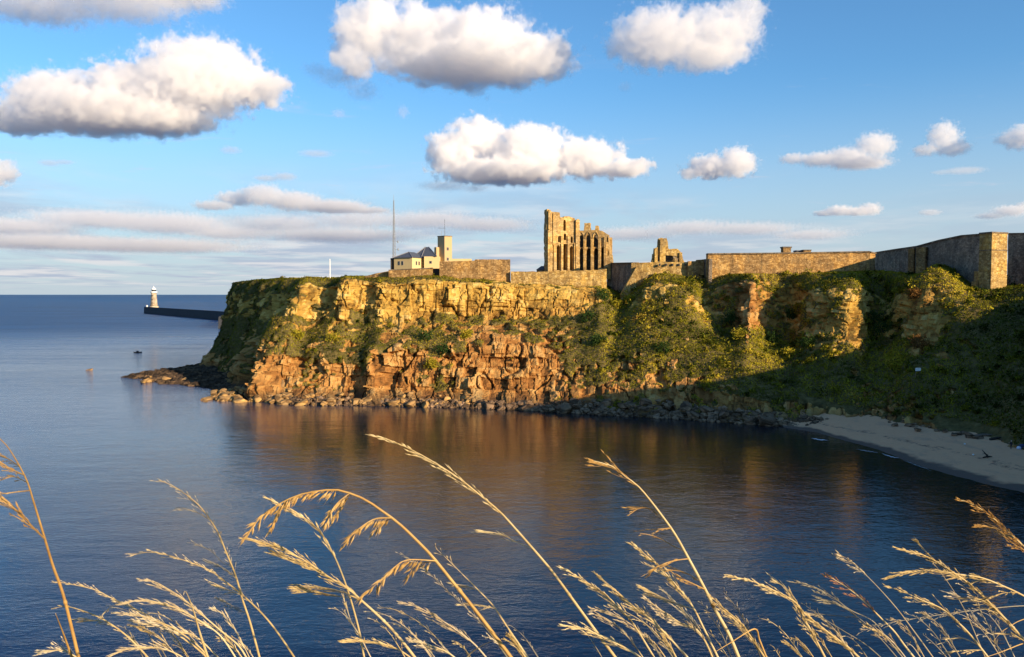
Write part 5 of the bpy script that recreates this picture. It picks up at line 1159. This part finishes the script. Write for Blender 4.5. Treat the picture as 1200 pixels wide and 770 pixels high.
SK('tall thick stalk of the right centre clump, curling left at the top', [(696, 540), (719, 547), (731, 557), (747, 569), (761, 585), (777, 606), (791, 626), (805, 651), (818, 675), (829, 696), (840, 718), (854, 743), (867, 774)], .5, 5.2, .2, 'fluffy', ('straw', 'gold'),
   [([(742, 599), (753, 595), (766, 598), (780, 611)], 'fluffy', .9), ([(766, 620), (774, 620), (786, 622)], 'fluffy', .8), ([(750, 625), (762, 627), (775, 632), (789, 640), (803, 650)], 'thin', .5), ([(763, 671), (775, 662), (790, 657), (806, 657)], 'fluffy', .8), ([(785, 668), (803, 671), (816, 680)], 'fluffy', .9), ([(795, 676), (810, 683), (826, 694)], 'fluffy', .9)], .03, .55)
SK('feathery stalk leaning against the tall thick right centre stalk', [(832, 698), (848, 713), (867, 729), (881, 748), (897, 772)], .52, 3.0, .9, 'fluffy', ('straw', 'straw'), [], .04, .8)
SK('feathery stalk left of the tall thick right centre stalk', [(742, 638), (761, 654), (780, 672), (799, 694), (813, 713), (824, 735), (842, 772)], .54, 3.2, .6, 'fluffy', ('straw', 'straw'), [([(754, 688), (775, 700), (799, 709), (814, 716)], 'fluffy', .9)], .05, .9)
SK('drooping plume low in the right centre clump', [(755, 700), (775, 715), (796, 729), (815, 737), (826, 751), (836, 773)], .55, 2.8, .8, 'fluffy', ('straw', 'pale'), [], .05, 1.0)
SK('folded stalk bent sharply over at the right centre clump', [(838, 764), (858, 752), (884, 737), (890, 750), (899, 773)], .5, 3.0, 0, 'thin', ('gold', 'gold'))
SK('thin grey plume rising behind the folded stalk', [(847, 693), (860, 708), (873, 729), (884, 750), (892, 773)], .7, 1.8, .7, 'thin', ('grey', 'pale'))
SK('fuzzy upright seed head on the bottom edge of the right centre clump', [(777, 745), (785, 757), (794, 774)], .5, 3.2, .95, 'fluffy', ('straw', 'straw'), [], .02, 1.6)
for i, (pp_, lab) in enumerate(((([(775, 690), (800, 715), (822, 742), (838, 772)]), 'thin grey plume behind the drooping plume of the right centre clump'), ([(820, 705), (835, 725), (848, 748), (858, 773)], 'thin grey plume tucked behind the tall thick right centre stalk'), ([(756, 742), (766, 756), (778, 773)], 'thin bare stalk in the bottom left of the right centre clump'), ([(735, 707), (760, 735), (780, 758), (790, 773)], 'thin grey plume on the left side of the right centre clump'))):
    SK(lab, pp_, .68, 1.8, .75, 'fluffy' if i % 2 == 0 else 'thin', ('grey', 'pale'), [], .04, .6)
SK('thick drooping plume pointing left, right of the folded stalk', [(855, 675), (878, 680), (900, 689), (920, 698), (935, 709), (944, 728), (955, 748), (968, 773)], .54, 3.4, .9, 'fluffy', ('straw', 'straw'), [([(909, 682), (922, 690), (936, 708)], 'fluffy', .9)], .05, .85)
SK('thick leaning plume right behind the drooping left pointing plume', [(934, 710), (944, 719), (959, 732), (977, 746), (992, 757), (1009, 773)], .52, 3.6, .9, 'fluffy', ('straw', 'straw'), [], .04, 1.1)
SK('stalk with a narrow russet brown seed head', [(967, 673), (979, 680), (995, 690), (1014, 706), (1034, 726), (1048, 740), (1059, 755), (1074, 774)], .58, 2.8, .55, 'fluffy', ('straw', 'rust'), [], .05, .5)
SK('thin grey stalk with its tip left of the russet head', [(933, 682), (955, 688), (975, 699), (997, 715), (1023, 728), (1041, 750), (1060, 773)], .72, 1.6, .4, 'fluffy', ('grey', 'grey'), [([(961, 702), (984, 708), (1003, 720)], 'fluffy', .8)], .04, .4)
SK('thin straight stalk rising highest between the russet head and right clump', [(983, 649), (1001, 661), (1019, 678), (1037, 697), (1054, 717), (1072, 741), (1096, 774)], .66, 1.8, .25, 'fluffy', ('pale', 'pale'), [([(1003, 670), (1010, 671), (1019, 678)], 'fluffy', .8)], .04, .5)
SK('thin grey feathery stalk low behind the russet head', [(962, 703), (984, 709), (1006, 724), (1021, 737), (1037, 754), (1054, 774)], .74, 1.6, .6, 'fluffy', ('grey', 'grey'), [([(947, 718), (975, 721), (1001, 728)], 'thin', .9)], .04, .35)
SK('long bare grey stalk slanting to the bottom edge left of the russet head', [(942, 708), (964, 724), (988, 739), (1014, 755), (1036, 774)], .7, 1.6, .3, 'thin', ('grey', 'grey'))
SK('arched plume alone on the blue water left of the right clump', [(1037, 686), (1062, 695), (1082, 704), (1103, 713), (1121, 728), (1137, 744), (1160, 773)], .58, 3.0, .8, 'fluffy', ('straw', 'straw'), [([(1111, 749), (1129, 748), (1146, 757)], 'fluffy', .9), ([(1117, 764), (1132, 762), (1147, 764)], 'fluffy', .9)], .05, .5)
SK('forked plume pointing up left in the right clump', [(1051, 642), (1069, 647), (1088, 653), (1108, 665), (1129, 679), (1150, 697), (1168, 715), (1186, 734), (1199, 749), (1222, 776)], .52, 3.8, .85, 'fluffy', ('straw', 'straw'), [([(1074, 634), (1084, 645), (1094, 657)], 'fluffy', .9), ([(1133, 700), (1150, 703), (1166, 715)], 'fluffy', .9), ([(1160, 716), (1175, 721), (1187, 736)], 'fluffy', .9), ([(1176, 742), (1188, 744), (1199, 751)], 'fluffy', .9)], .05, .62)
SK('nearly level plume crossing the forked plume from the right edge', [(1041, 677), (1059, 671), (1080, 669), (1100, 669), (1124, 673), (1150, 677), (1176, 687), (1199, 698), (1240, 722), (1262, 776)], .54, 3.4, .55, 'fluffy', ('straw', 'straw'), [([(1140, 683), (1152, 680), (1166, 684)], 'fluffy', .9), ([(1160, 700), (1176, 695), (1194, 697)], 'fluffy', .9)], .05, .6)
SK('golden plume highest at the right edge', [(1126, 586), (1142, 592), (1160, 604), (1176, 618), (1191, 632), (1204, 646), (1236, 690), (1270, 776)], .5, 3.8, .6, 'fluffy', ('straw', 'gold'), [([(1144, 616), (1166, 619), (1186, 629), (1198, 641)], 'fluffy', .9), ([(1180, 631), (1192, 640), (1206, 650)], 'fluffy', .9)], .05, .7)
SK('thin straight stalk crossing under the forked plume', [(1095, 661), (1116, 690), (1132, 718), (1142, 741), (1156, 774)], .66, 1.6, .15, 'thin', ('pale', 'pale'))
SK('long thin grey stalk lying almost level at the lower right', [(1010, 740), (1030, 733), (1059, 727), (1098, 721), (1137, 716), (1200, 710), (1240, 716), (1270, 776)], .72, 1.8, .45, 'thin', ('grey', 'grey'))
SK('curved bare blade at the lower right corner', [(1164, 752), (1172, 742), (1182, 735), (1199, 726), (1232, 722), (1262, 776)], .56, 2.4, 0, 'thin', ('gold', 'gold'))
SK('lowest blade in the lower right corner', [(1152, 771), (1165, 767), (1181, 761), (1199, 754), (1232, 745), (1256, 776)], .54, 2.6, 0, 'thin', ('gold', 'gold'))
SK('thin feathery grey stalk behind the forked plume', [(1127, 685), (1140, 700), (1152, 722), (1164, 745), (1174, 774)], .7, 1.6, .8, 'thin', ('grey', 'pale'), [([(1120, 697), (1131, 702), (1143, 707)], 'fluffy', .8), ([(1146, 727), (1153, 738), (1162, 744)], 'fluffy', .8)])
SK('thin grey tuft between the level grey stalk and bottom edge', [(1082, 744), (1092, 752), (1103, 763), (1112, 774)], .68, 1.6, .8, 'thin', ('grey', 'grey'))

rs = random.Random(5)
for i in range(46):
    x0 = rs.choice([rs.uniform(150, 300), rs.uniform(590, 890), rs.uniform(900, 1195), rs.uniform(380, 560)]); hgt = rs.uniform(14, 60); ln_ = hgt * rs.uniform(.7, 1.5)
    SK('very fine short grass stalk barely rising above the bottom edge between taller stalks', [(x0 - ln_, 770 - hgt), (x0 - ln_ * .72, 770 - hgt * .9), (x0 - ln_ * .35, 770 - hgt * .55), (x0 + 4, 776)], rs.uniform(.6, .8), rs.uniform(1.3, 2.0), .8, rs.choice(['thin', 'fluffy']), (rs.choice(['straw', 'pale', 'grey']), rs.choice(['pale', 'straw'])), [], .04, .6)

# ------------------------------------------------------------------ sky
w = bpy.data.worlds.new('World'); S.world = w; w.use_nodes = True; nt = w.node_tree; nt.nodes.clear(); t = NT(nt)
sky = t.n('ShaderNodeTexSky', sky_type='NISHITA', sun_disc=False, sun_elevation=R(SUN_EL), sun_rotation=R(180 - SUN_AZ), altitude=20, air_density=1.0, dust_density=.6, ozone_density=2.2)
bg = t.n('ShaderNodeBackground', {'Color': sky.outputs[0], 'Strength': .098}); wo = t.n('ShaderNodeOutputWorld')
dirv = t.n('ShaderNodeTexCoord').outputs['Generated']
sx = t.n('ShaderNodeSeparateXYZ', {0: dirv}); el = sx.outputs[2]
# high thin cloud sheet: the view ray meets a flat layer, so the streaks flatten towards the horizon
inv = t.math('DIVIDE', 1.0, t.math('ADD', t.math('MAXIMUM', el, 0), .035))
plane = t.n('ShaderNodeCombineXYZ', {0: t.math('MULTIPLY', sx.outputs[0], inv), 1: t.math('MULTIPLY', sx.outputs[1], inv), 2: 0.0}).outputs[0]
wob = t.noise(t.vm('MULTIPLY', plane, (.46, .24, 1)), 1.0, 8, .62, dist=.3)
band = t.math('MULTIPLY', t.ss(el, .0, .02), t.ss(el, .17, .06))
lft = t.ss(sx.outputs[0], .55, .0, .3, 1.0)
msk = t.math('MULTIPLY', t.math('MULTIPLY', t.ss(wob, .40, .58), band), t.math('MULTIPLY', lft, .72))
tonec = t.ss(t.noise(t.vm('MULTIPLY', plane, (.5, .5, 1)), 1.3, 6, .6), .42, .62)
ccol = t.mix(tonec, (2.35, 2.65, 3.45), (4.6, 4.35, 4.4))
tint = t.n('ShaderNodeMix', data_type='RGBA', blend_type='MULTIPLY'); tint.inputs[0].default_value = 1; nt.links.new(sky.outputs[0], tint.inputs[6]); tint.inputs[7].default_value = (.56, .9, 1.14, 1)
wsp = t.noise(t.vm('MULTIPLY', plane, (1.5, 2.6, 1)), 1.0, 7, .6, dist=.5)
wm = t.math('MULTIPLY', t.math('MULTIPLY', t.ss(wsp, .60, .76), .4), t.math('MULTIPLY', t.ss(el, .06, .12), t.ss(el, .36, .2)))
veil = t.math('MULTIPLY', t.ss(el, .26, 0), .85)
base = t.mix(veil, tint.outputs[2], (3.0, 3.35, 3.85))
nt.links.new(t.mix(wm, t.mix(msk, base, ccol), (3.6, 3.7, 4.3)), bg.inputs[0]); nt.links.new(bg.outputs[0], wo.inputs[0])
w.cycles.sampling_method = 'MANUAL'; w.cycles.sample_map_resolution = 512

# ------------------------------------------------------------------ cumulus clouds: real volumes at their heights
def cloud_material():
    m, t, out = material('cloud_vapour')
    v = t.n('ShaderNodeVolumePrincipled', {'Color': (.99, .985, .985, 1), 'Density': 1.0, 'Anisotropy': .15})
    t.nt.links.new(v.outputs[0], out.inputs['Volume']); return m
M['cloud'] = cloud_material()
def cloud(label, pyb, lobes, alt=750.0, dens=.03, vox=110, seed=0.0, rag=1.0, flat=True):
    """lobes in photo pixels (x, y, rx, ry); pyb the photo row of the flat base; the cloud stands at the distance where a base at height alt shows there"""
    Y = G(600, pyb, alt)[1]
    k = Y / FP; L = []; rnd = random.Random(int(seed * 10) + 3)
    for (x, y, rx, ry) in lobes:
        c_ = P(x, y, Y + rnd.uniform(-.35, .35) * rx * k); L.append((Vector(c_), Vector((rx * k, max(rx, ry) * k * .9, ry * k))))
    mn = Vector([min(c_[i] - r_[i] * 1.25 for c_, r_ in L) for i in range(3)]); mxv = Vector([max(c_[i] + r_[i] * 1.25 for c_, r_ in L) for i in range(3)])
    cen_ = (mn + mxv) / 2; cen_.z = mn.z
    ng = bpy.data.node_groups.new('cloud_density', 'GeometryNodeTree'); ng.interface.new_socket('Geometry', in_out='OUTPUT', socket_type='NodeSocketGeometry')
    ng.interface.new_socket('Geometry', in_out='INPUT', socket_type='NodeSocketGeometry')
    t = NT(ng); go = t.n('NodeGroupOutput'); pos = t.n('GeometryNodeInputPosition').outputs[0]
    sz = (mxv - mn); ref = sorted(r_[2] for _, r_ in L)[len(L) // 2]
    wv = t.noise(t.vm('ADD', pos, (seed * 977, seed * 313, 0)), 1.6 / ref, 3, .5, out='Color')
    wpos = t.vm('ADD', pos, t.vm('MULTIPLY', t.vm('SUBTRACT', wv, (.5, .5, .5)), (ref * .75, ref * .75, ref * .5)))
    acc = None
    for c_, r_ in L:
        q_ = t.vm('LENGTH', t.vm('DIVIDE', t.vm('SUBTRACT', wpos, tuple(c_ - cen_)), tuple(r_)))
        acc = q_ if acc is None else t.math('SMOOTH_MIN', acc, q_, .25)
    body = t.math('SUBTRACT', 1.0, acc)
    n1 = t.noise(t.vm('ADD', pos, (seed * 531, 0, seed * 77)), 1.9 / ref, 8, .6)
    shp = t.math('ADD', body, t.math('MULTIPLY', t.math('SUBTRACT', n1, .56), 2.1 * rag))
    if flat:
        zz = t.n('ShaderNodeSeparateXYZ', {0: pos}).outputs[2]; zb_ = P(600, pyb, Y)[2] - cen_.z
        shp = t.math('SUBTRACT', shp, t.ss(t.math('ADD', zz, t.math('MULTIPLY', n1, ref * .5)), zb_ + ref * .45, zb_ - ref * .1))
    fine_ = t.noise(t.vm('ADD', pos, (seed * 91, seed * 17, 0)), 5.0 / ref, 5, .65)
    wisp = t.math('MULTIPLY', t.ss(t.math('ADD', shp, t.math('MULTIPLY', t.math('SUBTRACT', fine_, .5), .9)), -.22, .3), dens * .09)
    shp = t.math('ADD', shp, t.math('MULTIPLY', t.math('SUBTRACT', fine_, .5), .85 * rag))
    de = t.math('ADD', t.math('MULTIPLY', t.ss(shp, .0, .17), dens * .9), wisp)
    mxs = max(sz); res = [max(12, int(vox * 1.8 * sz[i] / mxs)) for i in range(3)]
    vc = t.n('GeometryNodeVolumeCube', {'Density': de, 'Min': tuple(mn - cen_), 'Max': tuple(mxv - cen_), 'Resolution X': res[0], 'Resolution Y': res[1], 'Resolution Z': res[2]})
    sm = t.n('GeometryNodeSetMaterial', {'Geometry': vc.outputs[0], 'Material': M['cloud']}); ng.links.new(sm.outputs[0], go.inputs[0])
    vd = bpy.data.volumes.new('cloud'); o = bpy.data.objects.new('cloud', vd); COL.objects.link(o); o.location = cen_
    vd.materials.append(M['cloud']); md = o.modifiers.new('density', 'NODES'); md.node_group = ng
    tag(o, label, 'cloud', 'fair weather cumulus clouds'); return o
cloud('large bright cumulus with a slate grey underside at upper left', 160, [(235, 92, 74, 46), (165, 108, 70, 36), (295, 103, 42, 24), (70, 112, 60, 28), (110, 132, 95, 26), (185, 140, 70, 20), (25, 142, 50, 20), (310, 98, 28, 16)], 800, .022, 190, 1.0)
cloud('biggest white cumulus cut by the top edge near the middle', 97, [(435, 35, 46, 46), (500, 48, 62, 42), (570, 52, 62, 40), (632, 66, 46, 32), (555, 78, 110, 20), (415, 70, 28, 26)], 850, .022, 190, 2.1)
cloud('soft lilac grey cumulus at the top right of centre', 84, [(775, 45, 62, 38), (840, 42, 55, 36), (872, 14, 30, 22), (738, 48, 30, 26), (830, 66, 50, 18)], 850, .013, 170, 3.2)
cloud('bright cumulus floating above the tall ruin', 216, [(560, 165, 42, 28), (528, 180, 32, 26), (622, 175, 52, 28), (684, 186, 48, 24), (734, 197, 34, 13), (590, 202, 80, 14)], 750, .022, 190, 4.3)
cloud('compact white cumulus right of the one above the ruin', 212, [(862, 191, 25, 20), (832, 196, 30, 16), (808, 203, 14, 8)], 750, .02, 120, 5.4)
cloud('elongated pinkish cumulus stretched low at right', 200, [(1026, 170, 25, 16), (992, 185, 32, 13), (960, 187, 26, 9), (930, 186, 18, 7), (1010, 191, 36, 8)], 750, .014, 140, 6.5)
cloud('small round cumulus with a flat tail near the right edge', 185, [(1106, 160, 20, 19), (1116, 173, 22, 11), (1085, 176, 16, 8)], 750, .016, 110, 7.6)
cloud('cumulus half cut off by the right edge', 178, [(1200, 161, 26, 16), (1222, 160, 30, 18), (1178, 164, 14, 7)], 750, .014, 110, 8.7)
cloud('grey flat based cloud along the top left edge', 24, [(40, 6, 80, 17), (140, 2, 80, 15), (225, -4, 45, 14), (180, -20, 90, 18)], 850, .012, 170, 9.8)
cloud('small pale cumulus cut by the left edge', 220, [(-4, 202, 26, 19), (-30, 205, 26, 16)], 750, .014, 90, 10.9)
cloud('little flat cloud with a bright right end low at right', 254, [(1020, 245, 15, 8), (1004, 248, 16, 6), (984, 247, 18, 7), (966, 250, 14, 4)], 750, .014, 100, 11.2)
cloud('long low grey cloud above the radio mast', 250, [(275, 233, 26, 10), (308, 229, 30, 14), (345, 236, 36, 12), (392, 243, 46, 9), (250, 241, 26, 6), (430, 247, 30, 5)], 750, .009, 150, 12.5)
cloud('dark ragged scud hanging below the biggest cumulus', 106, [(398, 90, 32, 13), (425, 106, 22, 13), (372, 82, 20, 8)], 850, .004, 90, 13.1, 1.3, False)
cloud('thin slate wisp under the bright cumulus above the ruin', 224, [(520, 218, 34, 5), (556, 221, 18, 5)], 700, .004, 80, 14.3, 1.3, False)
cloud('thin small wisp high at the right', 238, [(370, 180, 22, 4)], 1100, .003, 60, 15.1, 1.2, False)

for lab, pb_, lb, al, dn, vx, sd in (
    ('faint lilac cloud bank low over the sea at far left', 300, [(20, 266, 80, 9), (110, 257, 80, 10), (200, 262, 80, 12), (60, 284, 110, 8), (180, 288, 110, 7), (270, 272, 60, 9)], 700, .0024, 170, 16.3),
    ('faint lilac cloud bank behind the radio mast', 285, [(330, 262, 70, 10), (420, 257, 60, 11), (500, 258, 70, 9), (570, 263, 60, 8), (400, 276, 110, 7)], 700, .0025, 170, 17.4),
    ('long thin slate cloud bank behind the small ruin', 284, [(740, 274, 60, 8), (810, 267, 60, 8), (880, 268, 60, 7), (950, 275, 50, 6)], 700, .0024, 150, 18.2),
    ('tiny lilac cloud scrap beneath the upper left cumulus', 196, [(58, 191, 14, 4), (76, 190, 12, 3)], 900, .006, 50, 19.1),
    ('tiny pale cloud scrap left of the long low grey cloud', 181, [(270, 176, 14, 5)], 1000, .005, 44, 20.6),
    ('small flat pale scrap above the long low grey cloud', 213, [(312, 209, 16, 4), (334, 207, 16, 5)], 900, .006, 50, 21.7),
    ('tiny round puff under the biggest cumulus', 139, [(472, 131, 8, 9)], 900, .006, 36, 22.8),
    ('tiny round puff below the dark ragged scud', 138, [(397, 133, 9, 6)], 900, .006, 36, 23.9),
    ('tiny puff under the lilac cumulus at top right of centre', 108, [(732, 102, 9, 7)], 900, .005, 36, 24.4),
    ('small slate scrap low between the flat cloud and right edge', 252, [(1090, 249, 14, 4)], 750, .007, 40, 25.5),
    ('thin slate scrap below the small round cumulus', 204, [(1130, 200, 26, 4), (1105, 202, 14, 3)], 900, .004, 60, 26.6),
    ('ragged slate cloud low at the right edge', 256, [(1186, 247, 24, 7), (1160, 253, 18, 4), (1204, 241, 14, 6)], 750, .007, 60, 27.7)):
    cloud(lab, pb_, lb, al, dn, vx, sd, 1.5 if 'bank' in lab else 1.0, False)
